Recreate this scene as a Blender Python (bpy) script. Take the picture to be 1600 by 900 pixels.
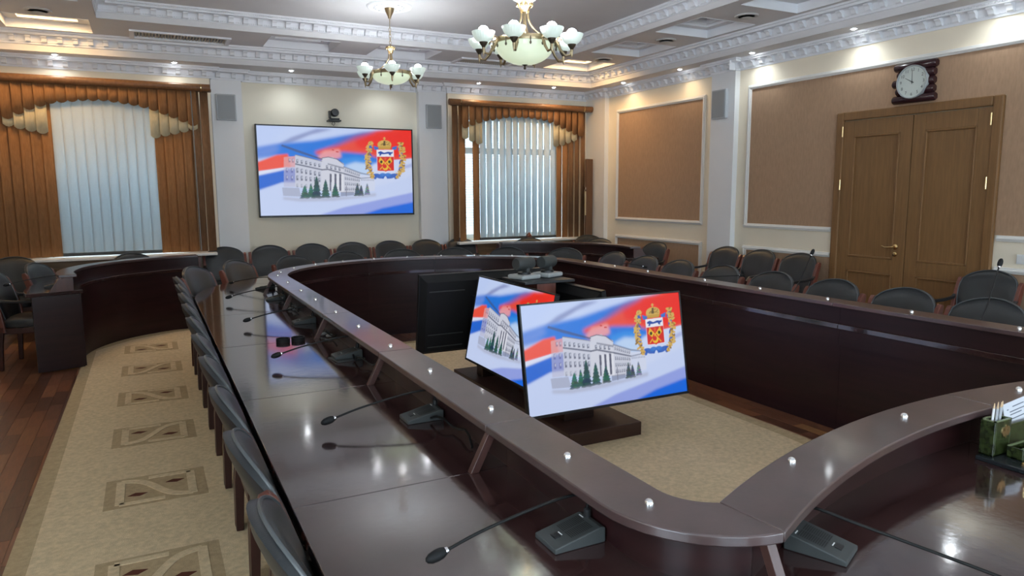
import bpy, bmesh, math, random
import numpy as np
from mathutils import Vector, Matrix

# ------------------------------------------------------------------ clear
for o in list(bpy.data.objects):
    bpy.data.objects.remove(o)
SC = bpy.context.scene
COL = SC.collection
random.seed(7)
PI = math.pi

# ------------------------------------------------------------------ camera
cam_data = bpy.data.cameras.new('camera')
cam = bpy.data.objects.new('camera', cam_data)
COL.objects.link(cam)
AX, AY, AZ = (0.8905, -0.0661, 0.4501), (-0.4549, -0.1169, 0.8828), (-0.0057, -0.9909, -0.1342)
right = Vector((AX[0], AY[0], AZ[0])); down = Vector((AX[1], AY[1], AZ[1])); fwd = Vector((AX[2], AY[2], AZ[2]))
cam.matrix_world = Matrix(((right.x, -down.x, -fwd.x, 0), (right.y, -down.y, -fwd.y, 0), (right.z, -down.z, -fwd.z, 1.65), (0, 0, 0, 1)))
cam_data.sensor_width = 36.0
cam_data.lens = 1110 / 1600 * 36
cam_data.clip_start = 0.02
SC.camera = cam

# ------------------------------------------------------------------ world, light levels, exposure
SKY_STRENGTH = 4.8
BULB = 62.0
SPOT_W = 4.0
world = bpy.data.worlds.new('sky'); SC.world = world
world.use_nodes = True
bg = world.node_tree.nodes['Background']
bg.inputs['Color'].default_value = (0.70, 0.86, 1.0, 1)
bg.inputs['Strength'].default_value = SKY_STRENGTH
SC.view_settings.view_transform = 'Standard'
SC.view_settings.look = 'None'
SC.view_settings.gamma = 1
SC.view_settings.use_curve_mapping = False
SC.view_settings.exposure = 1.42
SC.cycles.max_bounces = 8
SC.cycles.diffuse_bounces = 5
SC.cycles.caustics_reflective = False
SC.cycles.caustics_refractive = False
SC.cycles.sample_clamp_indirect = 4.0
SC.cycles.use_denoising = True
SC.cycles.use_light_tree = True

# ------------------------------------------------------------------ materials
def lin(c):
    return tuple(((v / 255) / 12.92 if v / 255 <= 0.04045 else ((v / 255 + 0.055) / 1.055) ** 2.4) for v in c)

def mat(name, color, rough=0.5, metal=0.0, spec=0.5, coat=0.0, noise=0.0, nscale=(20, 20, 20), bump=0.0, bscale=60, emit=None, emit_s=0.0, trans=0.0, color2=None):
    m = bpy.data.materials.new(name); m.use_nodes = True
    nt = m.node_tree; p = nt.nodes['Principled BSDF']
    p.inputs['Base Color'].default_value = (*color, 1)
    p.inputs['Roughness'].default_value = rough
    p.inputs['Metallic'].default_value = metal
    p.inputs['Specular IOR Level'].default_value = spec
    p.inputs['Coat Weight'].default_value = coat
    p.inputs['Coat Roughness'].default_value = 0.07
    if emit:
        p.inputs['Emission Color'].default_value = (*emit, 1); p.inputs['Emission Strength'].default_value = emit_s
    if noise > 0 or bump > 0:
        tc = nt.nodes.new('ShaderNodeTexCoord')
        mp = nt.nodes.new('ShaderNodeMapping'); mp.inputs['Scale'].default_value = nscale
        nt.links.new(tc.outputs['Object'], mp.inputs['Vector'])
    if noise > 0:
        n = nt.nodes.new('ShaderNodeTexNoise'); n.inputs['Scale'].default_value = 1.0; n.inputs['Detail'].default_value = 5
        nt.links.new(mp.outputs['Vector'], n.inputs['Vector'])
        r = nt.nodes.new('ShaderNodeMix'); r.data_type = 'RGBA'
        c2 = color2 or tuple(v * (1 - noise) for v in color)
        r.inputs['A'].default_value = (*c2, 1); r.inputs['B'].default_value = (*tuple(min(1, v * (1 + noise * .6)) for v in color), 1)
        cr = nt.nodes.new('ShaderNodeMapRange'); cr.inputs['From Min'].default_value = .3; cr.inputs['From Max'].default_value = .7
        nt.links.new(n.outputs['Fac'], cr.inputs['Value'])
        nt.links.new(cr.outputs['Result'], r.inputs['Factor'])
        nt.links.new(r.outputs['Result'], p.inputs['Base Color'])
    if bump > 0:
        n2 = nt.nodes.new('ShaderNodeTexNoise'); n2.inputs['Scale'].default_value = bscale; n2.inputs['Detail'].default_value = 3
        nt.links.new(tc.outputs['Object'], n2.inputs['Vector'])
        b = nt.nodes.new('ShaderNodeBump'); b.inputs['Strength'].default_value = bump; b.inputs['Distance'].default_value = 0.01
        nt.links.new(n2.outputs['Fac'], b.inputs['Height'])
        nt.links.new(b.outputs['Normal'], p.inputs['Normal'])
    if trans > 0:
        out = nt.nodes['Material Output']
        t = nt.nodes.new('ShaderNodeBsdfTranslucent'); t.inputs['Color'].default_value = (*color, 1)
        mx = nt.nodes.new('ShaderNodeMixShader'); mx.inputs['Fac'].default_value = trans
        nt.links.new(p.outputs['BSDF'], mx.inputs[1]); nt.links.new(t.outputs['BSDF'], mx.inputs[2])
        nt.links.new(mx.outputs['Shader'], out.inputs['Surface'])
    return m

M = {}
M['white'] = mat('white_plaster', (.80, .81, .84), .6, noise=.04, nscale=(3, 3, 3))
M['ceil'] = mat('ceiling_paint', (.68, .67, .675), .7, noise=.04, nscale=(2, 2, 2))
M['soffit'] = mat('soffit_paint', (.55, .54, .54), .7)
M['pilaster'] = mat('pilaster_paint', (.78, .785, .79), .6, noise=.03, nscale=(2, 2, 2))
M['cream'] = mat('cream_wall_paint', (.86, .77, .61), .7, noise=.03, nscale=(2, 2, 2))
M['cream_tv'] = mat('cream_bay_paint', (.80, .745, .61), .7, noise=.03, nscale=(2, 2, 2))
M['frame_white'] = mat('white_moulding', (.78, .76, .72), .45)
M['fabric'] = mat('brown_wall_fabric', (.41, .265, .168), .9, noise=.10, nscale=(55, 55, 14), spec=.15, bump=.15, bscale=200)
M['door'] = mat('oak_veneer', (.225, .118, .046), .42, noise=.16, nscale=(70, 70, 4), spec=.35)
M['door_dark'] = mat('oak_veneer_frame', (.215, .11, .042), .42, noise=.16, nscale=(70, 70, 4), spec=.35)
M['gold'] = mat('polished_brass', (.75, .55, .28), .25, metal=1)
M['ant'] = mat('antique_brass', (.40, .31, .19), .35, metal=1)
M['ant_dark'] = mat('dark_bronze', (.12, .095, .07), .4, metal=.8)
M['chrome'] = mat('chrome', (.85, .85, .86), .12, metal=1)
M['mahog'] = mat('mahogany_top', (.040, .018, .017), .10, spec=1.0, coat=.6, noise=.35, nscale=(3, 14, 14), bump=.035, bscale=30)
M['mahog_rim'] = mat('mahogany_rim', (.065, .036, .035), .31, spec=1.0, coat=.35, noise=.3, nscale=(8, 8, 8), bump=.02, bscale=60)
M['mahog_side'] = mat('mahogany_side', (.021, .0062, .0065), .36, spec=.4, noise=.4, nscale=(2, 2, 22))
M['plinth'] = mat('dark_walnut', (.05, .022, .016), .4, spec=.4, noise=.3, nscale=(3, 20, 20))
M['bracket'] = mat('mahogany_bracket', (.075, .032, .026), .35, spec=.5, noise=.3, nscale=(20, 20, 4))
M['leather'] = mat('black_leather', (.014, .017, .019), .38, spec=.55, bump=.08, bscale=260, noise=.2, nscale=(9, 9, 9))
M['piping'] = mat('leather_piping', (.06, .066, .07), .38, spec=.6)
M['redwood'] = mat('cherry_wood', (.15, .043, .028), .3, spec=.5, noise=.35, nscale=(20, 20, 4))
M['darkwood'] = mat('dark_cherry_wood', (.04, .012, .01), .32, spec=.5, noise=.3, nscale=(20, 20, 4))
M['black'] = mat('black_plastic', (.012, .012, .013), .4)
M['blackmat'] = mat('matt_black', (.006, .006, .0065), .65, spec=.3)
M['grey'] = mat('grey_plastic', (.05, .054, .053), .5, spec=.35)
M['grey_light'] = mat('pale_grey_plastic', (.34, .36, .36), .45)
M['grille'] = mat('grille_black', (.012, .012, .012), .7)
M['whiteplastic'] = mat('white_plastic', (.8, .8, .78), .35)
M['speaker'] = mat('speaker_grey', (.30, .32, .33), .6, bump=.2, bscale=500)
M['speaker_rim'] = mat('speaker_rim', (.42, .44, .46), .5)
M['carpet'] = mat('beige_carpet', (.72, .57, .365), .95, spec=.05, noise=.16, nscale=(40, 40, 40), bump=.5, bscale=320)
M['carpet_b'] = mat('tan_carpet_border', (.52, .395, .235), .95, spec=.05, noise=.14, nscale=(40, 40, 40), bump=.5, bscale=320)
M['carpet_d'] = mat('taupe_carpet_field', (.50, .375, .225), .95, spec=.05, noise=.14, nscale=(40, 40, 40), bump=.5, bscale=320)
M['carpet_r'] = mat('maroon_carpet', (.12, .045, .03), .95, spec=.05)
M['pq_base'] = mat('parquet_joint', (.05, .02, .01), .5)
PQ = [mat('parquet_%s' % n, c, .28, spec=.5, noise=.35, nscale=(60, 6, 6)) for n, c in
      (('red', (.19, .066, .03)), ('brown', (.14, .052, .026)), ('dark', (.09, .032, .017)), ('amber', (.30, .14, .05)), ('mid', (.22, .085, .038)))]
M['slat_b'] = mat('brown_blind_fabric', (.46, .235, .105), .8, spec=.1, noise=.22, nscale=(70, 70, 12), trans=.35)
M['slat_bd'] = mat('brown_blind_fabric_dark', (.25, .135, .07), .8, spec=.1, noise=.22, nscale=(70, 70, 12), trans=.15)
M['slat_w'] = mat('white_blind_fabric', (.72, .77, .79), .8, spec=.1, noise=.06, nscale=(150, 150, 150), trans=.5)
M['slat_c'] = mat('beige_blind_fabric', (.80, .70, .47), .8, spec=.1, noise=.1, nscale=(90, 90, 20), trans=.3)
M['louvre'] = mat('pale_louvre', (.40, .44, .46), .7, spec=.1, trans=.38)
M['rail'] = mat('brown_pelmet', (.20, .095, .04), .4, spec=.4, noise=.2, nscale=(40, 4, 40))
M['sillwood'] = mat('radiator_wood', (.28, .17, .085), .5, noise=.25, nscale=(3, 30, 30))
M['green'] = mat('green_marble', (.026, .036, .010), .25, spec=.6, noise=.75, nscale=(60, 60, 60))
M['green_edge'] = mat('green_marble_polished', (.13, .16, .08), .25, spec=.6)
M['marble_b'] = mat('black_marble', (.015, .018, .02), .2, spec=.6)
M['paper'] = mat('white_paper', (.55, .56, .6), .6)
M['ink'] = mat('grey_ink', (.12, .13, .16), .7)
M['pencil'] = mat('silver_pencil', (.45, .47, .5), .35)
M['pencil_w'] = mat('white_pencil', (.75, .75, .75), .35)
M['tipwood'] = mat('bare_wood', (.6, .42, .25), .6)
M['clockwood'] = mat('lacquered_log', (.035, .012, .014), .22, spec=.6)
M['dial'] = mat('clock_dial', (.62, .67, .62), .5)
M['dialink'] = mat('dial_numerals', (.06, .065, .06), .6)
M['glasscream'] = mat('alabaster_glass', (.74, .80, .66), .3, emit=(.86, 1, .70), emit_s=.20)
M['glassup'] = mat('ribbed_glass_shade', (.80, .86, .80), .3, emit=(.80, 1, .88), emit_s=.12)
M['bulb'] = mat('led_bulb', (1, 1, 1), .4, emit=(.92, .94, 1.0), emit_s=BULB)
M['bulb_far'] = mat('led_bulb_dimmer', (1, 1, 1), .4, emit=(.92, .94, 1.0), emit_s=BULB * .5)
M['lens'] = mat('downlight_lens', (1, 1, 1), .4, emit=(.92, .97, 1.0), emit_s=25)
M['warm'] = mat('warm_lit_diffuser', (1, .9, .7), .5, emit=(1, .66, .28), emit_s=.75)
M['vent'] = mat('vent_enamel', (.55, .54, .52), .5)
M['ventbox'] = mat('grille_beige', (.50, .46, .38), .6)
M['dark'] = mat('duct_dark', (.03, .03, .03), .8)
M['cable'] = mat('black_cable', (.005, .005, .005), .55, spec=.3)
M['cablew'] = mat('white_cable', (.20, .20, .20), .45)
M['plank'] = mat('varnished_board', (.13, .06, .025), .4, noise=.25, nscale=(30, 30, 3))
def glass_mat():
    m = bpy.data.materials.new('window_glass'); m.use_nodes = True
    nt = m.node_tree; nt.nodes.clear()
    o = nt.nodes.new('ShaderNodeOutputMaterial'); t = nt.nodes.new('ShaderNodeBsdfTransparent'); g = nt.nodes.new('ShaderNodeBsdfGlossy')
    g.inputs['Roughness'].default_value = .02
    f = nt.nodes.new('ShaderNodeMixShader'); f.inputs['Fac'].default_value = .06
    nt.links.new(t.outputs[0], f.inputs[1]); nt.links.new(g.outputs[0], f.inputs[2]); nt.links.new(f.outputs[0], o.inputs['Surface'])
    return m
M['glass'] = glass_mat()
def screen_mat():
    m = bpy.data.materials.new('lit_screen'); m.use_nodes = True
    nt = m.node_tree; p = nt.nodes['Principled BSDF']
    p.inputs['Base Color'].default_value = (.01, .01, .01, 1); p.inputs['Roughness'].default_value = .35; p.inputs['Specular IOR Level'].default_value = .3
    a = nt.nodes.new('ShaderNodeVertexColor'); a.layer_name = 'picture'
    nt.links.new(a.outputs['Color'], p.inputs['Emission Color']); p.inputs['Emission Strength'].default_value = .33
    return m
M['screen'] = screen_mat()

# ------------------------------------------------------------------ mesh helpers
class B:
    def __init__(s): s.v = []; s.f = []
    def add(s, vs, fs, T=None):
        o = len(s.v)
        for p in vs:
            p = Vector(p)
            s.v.append(T @ p if T is not None else p)
        s.f += [tuple(i + o for i in f) for f in fs]
        return s
    def box(s, x0, x1, y0, y1, z0, z1, T=None):
        vs = [(x0, y0, z0), (x1, y0, z0), (x1, y1, z0), (x0, y1, z0), (x0, y0, z1), (x1, y0, z1), (x1, y1, z1), (x0, y1, z1)]
        return s.add(vs, [(3, 2, 1, 0), (4, 5, 6, 7), (0, 1, 5, 4), (1, 2, 6, 5), (2, 3, 7, 6), (3, 0, 4, 7)], T)
    def prism(s, poly, z0, z1, T=None):
        n = len(poly)
        vs = [(p[0], p[1], z0) for p in poly] + [(p[0], p[1], z1) for p in poly]
        return s.add(vs, [tuple(range(n))[::-1], tuple(range(n, 2 * n))] + [(i, (i + 1) % n, n + (i + 1) % n, n + i) for i in range(n)], T)
    def band(s, A, C, z0, z1):
        # solid between two equal-length plan polylines (open)
        n = len(A)
        vs = [(*p, z0) for p in A] + [(*p, z1) for p in A] + [(*p, z0) for p in C] + [(*p, z1) for p in C]
        fs = []
        for i in range(n - 1):
            fs += [(n + i, n + i + 1, 3 * n + i + 1, 3 * n + i), (i + 1, i, 2 * n + i, 2 * n + i + 1), (i, i + 1, n + i + 1, n + i), (2 * n + i + 1, 2 * n + i, 3 * n + i, 3 * n + i + 1)]
        fs += [(0, n, 3 * n, 2 * n), (n - 1, 3 * n - 1, 4 * n - 1, 2 * n - 1)]
        return s.add(vs, fs)
    def lathe(s, prof, c=(0, 0, 0), n=20, T=None, ribs=0, rib=0):
        vs = []; m = len(prof)
        for r, z in prof:
            for i in range(n):
                a = 2 * PI * i / n
                k = 1 + (rib * (1 if i % 2 else -1) if ribs else 0)
                vs.append((c[0] + r * k * math.cos(a), c[1] + r * k * math.sin(a), c[2] + z))
        fs = [(j * n + i, j * n + (i + 1) % n, (j + 1) * n + (i + 1) % n, (j + 1) * n + i) for j in range(m - 1) for i in range(n)]
        fs.append(tuple(range(n))[::-1]); fs.append(tuple(range((m - 1) * n, m * n)))
        return s.add(vs, fs, T)
    def tube(s, path, r, n=8, T=None, w=None, up=None):
        # round tube, or (w given) a rectangular bar w x r
        P = [Vector(p) for p in path]; vs = []; m = len(P)
        rr = r if isinstance(r, (list, tuple)) else [r] * m
        ref = Vector(up) if up else None
        prev = None
        for i, p in enumerate(P):
            t = (P[min(i + 1, m - 1)] - P[max(i - 1, 0)]).normalized()
            if ref is not None: a = (ref - t * ref.dot(t)).normalized()
            elif prev is None:
                q = Vector((0, 0, 1)) if abs(t.z) < .9 else Vector((1, 0, 0)); a = (q - t * q.dot(t)).normalized()
            else: a = (prev - t * prev.dot(t)).normalized()
            prev = a; b = t.cross(a)
            if w is None:
                for k in range(n):
                    g = 2 * PI * k / n; vs.append(p + (a * math.cos(g) + b * math.sin(g)) * rr[i])
            else:
                for sa, sb in ((-1, -1), (1, -1), (1, 1), (-1, 1)): vs.append(p + a * sa * w / 2 + b * sb * rr[i] / 2)
        if w is not None: n = 4
        fs = [(j * n + i, j * n + (i + 1) % n, (j + 1) * n + (i + 1) % n, (j + 1) * n + i) for j in range(m - 1) for i in range(n)]
        fs.append(tuple(range(n))[::-1]); fs.append(tuple(range((m - 1) * n, m * n)))
        return s.add(vs, fs, T)
    def build(s, name, m, parent=None, smooth=0, bevel=0, local=False, seg=2, loc=None, rotz=0):
        me = bpy.data.meshes.new(name)
        off = Vector((0, 0, 0))
        if parent is not None and not local: off = world_loc(parent)
        me.from_pydata([tuple(v - off) for v in s.v], [], s.f)
        bm = bmesh.new(); bm.from_mesh(me); bmesh.ops.recalc_face_normals(bm, faces=bm.faces); bm.to_mesh(me); bm.free()
        if smooth:
            me.shade_smooth(); me.set_sharp_from_angle(angle=math.radians(smooth))
        me.materials.append(m)
        o = bpy.data.objects.new(name, me); COL.objects.link(o)
        if parent is not None: o.parent = parent
        if bevel:
            bv = o.modifiers.new('bevel', 'BEVEL'); bv.width = bevel; bv.segments = seg; bv.limit_method = 'ANGLE'; bv.angle_limit = math.radians(40)
        return o

def world_loc(o):
    p = Vector((0, 0, 0))
    while o is not None: p += o.location; o = o.parent
    return p
def tag(o, label, cat, group=None, kind=None):
    o['label'] = label; o['category'] = cat
    if group: o['group'] = group
    if kind: o['kind'] = kind
    return o
def thing(name, label, cat, loc=(0, 0, 0), rotz=0, group=None):
    o = bpy.data.objects.new(name, None); COL.objects.link(o); o.empty_display_size = .1
    o.location = loc; o.rotation_euler = (0, 0, rotz)
    return tag(o, label, cat, group)
def struct(o):
    o['kind'] = 'structure'; return o
def kids(o): return [c for c in bpy.data.objects if c.parent == o]
def copy_tree(o, parent=None):
    c = o.copy(); COL.objects.link(c)
    if parent is not None: c.parent = parent
    for ch in list(o.children): copy_tree(ch, c)
    return c
def piece(mesh_obj, parent, loc, rot=(0, 0, 0), scale=None):
    c = mesh_obj.copy(); COL.objects.link(c); c.parent = parent; c.location = loc; c.rotation_euler = rot
    if scale: c.scale = scale
    return c
def offset(path, d, closed=True):
    # offset a CCW plan polygon outward by d (mitred)
    n = len(path); out = []
    for i in range(n):
        p = Vector(path[i])
        a = Vector(path[i - 1]) if (closed or i > 0) else p
        b = Vector(path[(i + 1) % n]) if (closed or i < n - 1) else p
        t1 = (p - a).normalized() if (p - a).length > 1e-9 else (b - p).normalized()
        t2 = (b - p).normalized() if (b - p).length > 1e-9 else t1
        n1 = Vector((t1.y, -t1.x)); n2 = Vector((t2.y, -t2.x))
        k = n1 + n2
        k = k / max(.2, (1 + n1.dot(n2)))
        q = p + k * d; out.append((q.x, q.y))
    return out
def sweep(bm, path, prof, closed=True):
    # sweep an (inward distance, z) profile along a CCW plan polygon
    rings = [[(x, y, z) for x, y in offset(path, -d, closed)] for d, z in prof]
    n = len(path); vs = [p for r in rings for p in r]; fs = []
    e = n if closed else n - 1
    for j in range(len(prof) - 1):
        for i in range(e):
            k = (i + 1) % n
            fs.append((j * n + i, j * n + k, (j + 1) * n + k, (j + 1) * n + i))
    bm.add(vs, fs)

# ================================================================== STRUCTURE
XL, XR, YF, YB, ZS = -1.83, 6.85, -2.6, 10.6, 3.30
Z1, Z2 = 3.52, 3.71
# ---- floor with parquet planks
fb = B(); fb.box(XL - .2, XR + .2, YF - .2, YB + .2, -.12, -.006)
floor = struct(fb.build('floor', M['pq_base']))
PW, PL = .095, .42
def plank_mesh(i):
    b = B(); b.box(-PW / 2 + .001, PW / 2 - .001, -PL / 2 + .001, PL / 2 - .001, -.006, 0)
    return b.build('plank', PQ[i], floor, local=True)
protos = [plank_mesh(i) for i in range(5)]
pal = [0, 1, 2, 4, 0, 1, 4, 1, 2, 0, 3]
singles, rest = [], []
for ix in range(int((XR - XL) / PW) + 1):
    x = XL + PW * (ix + .5)
    st = (ix % 3) * PL / 3
    for iy in range(-1, int((YB - YF) / PL) + 2):
        y = YF + PL * (iy + .5) + st
        if y > YB or y < YF - .1: continue
        k = random.choice(pal)
        seen = (x < -.62 and 3.2 < y < 8.6) or (3.6 < x < 4.25 and 2.6 < y < 5.6) or (2.1 < x < 3.0 and 7.2 < y < 8.2)
        (singles if seen else rest).append((x, y, k))
used = set()
for x, y, k in singles[:300]:
    if k not in used: used.add(k); protos[k].location = (x, y, 0)
    else: piece(protos[k], floor, (x, y, 0))
rest += singles[300:]
for k in range(5):
    b = B()
    for x, y, kk in rest:
        if kk == k: b.box(x - PW / 2 + .001, x + PW / 2 - .001, y - PL / 2 + .001, y + PL / 2 - .001, -.006, 0)
    o = b.build('plank_field', PQ[k], floor); o['kind'] = 'stuff'
    if k not in used: bpy.data.objects.remove(protos[k])

# ---- walls
def wall_with_holes(name, m, axis, c0, c1, a0, a1, z0, z1, holes):
    b = B()
    def bx(p, q, zz0, zz1):
        if q - p < 1e-4 or zz1 - zz0 < 1e-4: return
        if axis == 'y': b.box(p, q, c0, c1, zz0, zz1)
        else: b.box(c0, c1, p, q, zz0, zz1)
    cur = a0
    for h0, h1, hz0, hz1 in sorted(holes):
        bx(cur, h0, z0, z1); bx(h0, h1, z0, hz0); bx(h0, h1, hz1, z1); cur = h1
    bx(cur, a1, z0, z1)
    return struct(b.build(name, m))
W1, W2 = (-1.12, .40, .9, 2.86), (4.5, 6.3, .9, 2.86)
wall_back = wall_with_holes('wall_back', M['cream_tv'], 'y', YB, YB + .2, XL - .2, XR + .2, 0, 3.9, [W1, W2])
wall_right = wall_with_holes('wall_right', M['cream'], 'x', XR, XR + .2, YF - .2, YB, 0, 3.9, [])
LW = [(-1.2, .8, .9, 2.8)]
FW_ADDED = [(-.9, 1.1, .9, 2.8), (1.9, 3.9, .9, 2.8), (4.5, 6.5, .9, 2.8)]  # unseen front openings, added so daylight enters from behind the camera
wall_left = wall_with_holes('wall_left', M['cream'], 'x', XL - .2, XL, YF - .2, YB, 0, 3.9, LW)
wall_front = wall_with_holes('wall_front', M['cream'], 'y', YF - .2, YF, XL, XR, 0, 3.9, FW_ADDED)
# bays that carry the blinds stand slightly proud of the wall
for (x0, x1, w) in ((-1.62, .85, W1), (4.24, 6.77, W2)):
    b = B(); b.box(x0, x1, 10.46, YB, w[3], ZS); b.box(x0, w[0], 10.46, YB, 0, w[3]); b.box(w[1], x1, 10.46, YB, 0, w[3])
    b.build('window_bay', M['cream'], wall_back)
for x0, x1, y0 in ((.86, 1.25, 10.52), (3.78, 4.23, 10.50), (XL, -1.62, 10.52)):
    B().box(x0, x1, y0, YB, 0, ZS).build('pilaster', M['pilaster'], wall_back)
for y0, y1 in ((6.99, 7.42), (2.0, 2.43)):
    B().box(6.77, XR, y0, y1, 0, ZS).build('pilaster', M['pilaster'], wall_right)
B().box(6.77, XR, 9.90, YB, 0, ZS).build('corner_pilaster', M['frame_white'], wall_right)
# fabric panels + mouldings on the right wall
def frame_moulding(b, x, y0, y1, z0, z1, w=.055, sides='LRTB'):
    for (p0, p1, q0, q1, s) in ((y0 - w, y1 + w, z1, z1 + w, 'T'), (y0 - w, y1 + w, z0 - w, z0, 'B'), (y0 - w, y0, z0, z1, 'L'), (y1, y1 + w, z0, z1, 'R')):
        if s in sides:
            b.box(x - .022, XR, p0, p1, q0, q1)
            # raised bead along the middle
            if s in 'TB': b.box(x - .034, x - .022, p0 + w * .3, p1 - w * .3, q0 + w * .3, q1 - w * .3)
            else: b.box(x - .034, x - .022, p0 + w * .3, p1 - w * .3, q0 - w * .3, q1 + w * .3)
DY0, DY1, DZ = 3.76, 5.48, 2.48
def fpanel(y0, y1, z0, z1, sides='LRTB', cut=None):
    b = B()
    if cut and cut[0] > y0 + .01: b.box(XR - .008, XR, y0, cut[0], z0, z1); 
    if cut:
        b.box(XR - .008, XR, cut[1], y1, z0, z1)
        if z1 > cut[2]: b.box(XR - .008, XR, cut[0], cut[1], max(z0, cut[2]), z1)
    else: b.box(XR - .008, XR, y0, y1, z0, z1)
    b.build('fabric_panel', M['fabric'], wall_right)
    f = B()
    if cut:
        frame_moulding(f, XR, y0, y1, z0, z1, sides='LR' + ('T' if z1 > cut[2] else ''))
        for a, c in ((y0 - .055, cut[0] - .02), (cut[1] + .02, y1 + .055)):
            for zz in ([z0 - .055] if z1 > cut[2] else [z0 - .055, z1]):
                f.box(XR - .022, XR, a, c, zz, zz + .055); f.box(XR - .034, XR - .022, a, c, zz + .016, zz + .039)
    else: frame_moulding(f, XR, y0, y1, z0, z1)
    f.build('panel_moulding', M['frame_white'], wall_right, bevel=.006)
fpanel(7.65, 9.60, 1.235, 2.885)
fpanel(7.65, 9.60, .18, .895)
fpanel(2.6, 6.77, 1.235, 2.90, cut=(DY0 - .0, DY1 + .0, DZ))
fpanel(2.6, 6.77, .18, .895, cut=(DY0 - .0, DY1 + .0, DZ))
fpanel(-2.2, 1.85, 1.235, 2.90); fpanel(-2.2, 1.85, .18, .895)
bb = B(); bb.box(XR - .02, XR, YF, DY0 - .1, 0, .1); bb.box(XR - .02, XR, DY1 + .1, 6.98, 0, .1); bb.box(XR - .02, XR, 7.43, 9.84, 0, .1)
struct(bb.build('baseboard_right', M['darkwood']))
bb = B(); bb.box(1.26, 3.77, YB - .02, YB, 0, .1)
struct(bb.build('baseboard_back', M['darkwood']))

# ---- windows
def window(n, axis, c, w):
    a0, a1, z0, z1 = w
    b = B()
    def bx(bb, p, q, y0, y1, zz0, zz1):
        if axis == 'y': bb.box(p, q, y0, y1, zz0, zz1)
        else: bb.box(-y1, -y0, p, q, zz0, zz1)
    t = .07; mid = (a0 + a1) / 2; tr = z1 - .55
    for p, q, r, s in ((a0, a1, z0, z0 + t), (a0, a1, z1 - t, z1), (a0, a0 + t, z0, z1), (a1 - t, a1, z0, z1), (mid - .06, mid + .06, z0, z1), (a0, a1, tr - .05, tr + .05)):
        bx(b, p, q, c + .06, c + .13, r, s)
    fr = struct(b.build('window_%d' % n, M['whiteplastic'], bevel=.006))
    for p, q in ((a0 + t, mid - .06), (mid + .06, a1 - t)):
        for r, s in ((z0 + t, tr - .05), (tr + .05, z1 - t)):
            g = B(); bx(g, p, q, c + .09, c + .096, r, s); g.build('pane', M['glass'], fr)
    return fr
w1 = window(1, 'y', YB, W1); w2 = window(2, 'y', YB, W2)
for i, h in enumerate(LW): window(3 + i, 'x', -XL, h)
for i, h in enumerate(FW_ADDED): window(4 + i, 'y', YF - .2, h)  # added front windows, out of view, built for their daylight
for w, x0, x1, f in ((w1, -1.62, .80, 10.19), (w2, 4.3, 6.75, 10.22)):
    B().box(x0, x1, f, 10.66, .835, .872).build('window_sill', M['frame_white'], w, bevel=.008)
for w, x0, x1 in ((w1, -1.55, .60), (w2, 4.4, 6.6)):
    b = B(); b.box(x0, x1, 10.36, 10.455, .04, .83)
    r = b.build('radiator_cover', M['sillwood'], w, bevel=.005)
    g = B()
    for k in range(4):
        p = x0 + .08 + k * (x1 - x0 - .1) / 4
        g.box(p, p + (x1 - x0 - .1) / 4 - .08, 10.345, 10.36, .12, .74)
    g.build('cover_panel', M['sillwood'], r, bevel=.008)
for w, h in ((w1, W1), (w2, W2)):
    b = B(); n = 46
    for k in range(n):
        z = h[2] + .03 + k * (h[3] - h[2] - .04) / n
        b.add([(h[0] + .01, YB + .145, z), (h[1] - .01, YB + .145, z), (h[1] - .01, YB + .158, z + .046), (h[0] + .01, YB + .158, z + .046)], [(0, 1, 2, 3)])
    o = b.build('louvre_shade', M['louvre'], w); o['kind'] = 'stuff'
# daylight portals
for (loc, rot, sx, sy) in [((XL - .05, (h[0] + h[1]) / 2, 1.85), (0, -PI / 2, 0), 1.9, 2.0) for h in LW] + [(((h[0] + h[1]) / 2, YF - .1, 1.85), (PI / 2, 0, 0), 2.0, 1.9) for h in FW_ADDED] + [(((w[0] + w[1]) / 2, YB + .15, 1.88), (-PI / 2, 0, 0), w[1] - w[0], 1.96) for w in (W1, W2)]:
    L = bpy.data.lights.new('daylight_portal', 'AREA'); L.shape = 'RECTANGLE'; L.size = sx; L.size_y = sy
    L.cycles.is_portal = True
    o = bpy.data.objects.new('daylight_portal', L); COL.objects.link(o); o.location = loc; o.rotation_euler = rot

# ---- ceiling : three tiers stepping up to the middle
PA = [(-1.48, -2.0), (6.50, -2.0), (6.50, 9.90), (-1.48, 10.14)]
PBp = [(-.35, -1.05), (5.37, -1.05), (5.37, 9.07), (-.35, 9.07)]
cb = B()
room = [(XL, YF), (XR, YF), (XR, YB), (XL, YB)]
for i in range(4):
    k = (i + 1) % 4
    cb.add([(*room[i], ZS), (*room[k], ZS), (*PA[k], ZS), (*PA[i], ZS)], [(0, 1, 2, 3)])
    cb.add([(*PA[i], ZS), (*PA[k], ZS), (*PA[k], Z1), (*PA[i], Z1)], [(0, 1, 2, 3)])
    cb.add([(*PBp[i], Z1), (*PBp[k], Z1), (*PBp[k], Z2), (*PBp[i], Z2)], [(0, 1, 2, 3)])
cb.add([(*p, Z2) for p in PBp], [(0, 1, 2, 3)])
cb.add([(XL - .2, YF - .2, 3.92), (XR + .2, YF - .2, 3.92), (XR + .2, YB + .2, 3.92), (XL - .2, YB + .2, 3.92)], [(0, 1, 2, 3)])
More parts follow.
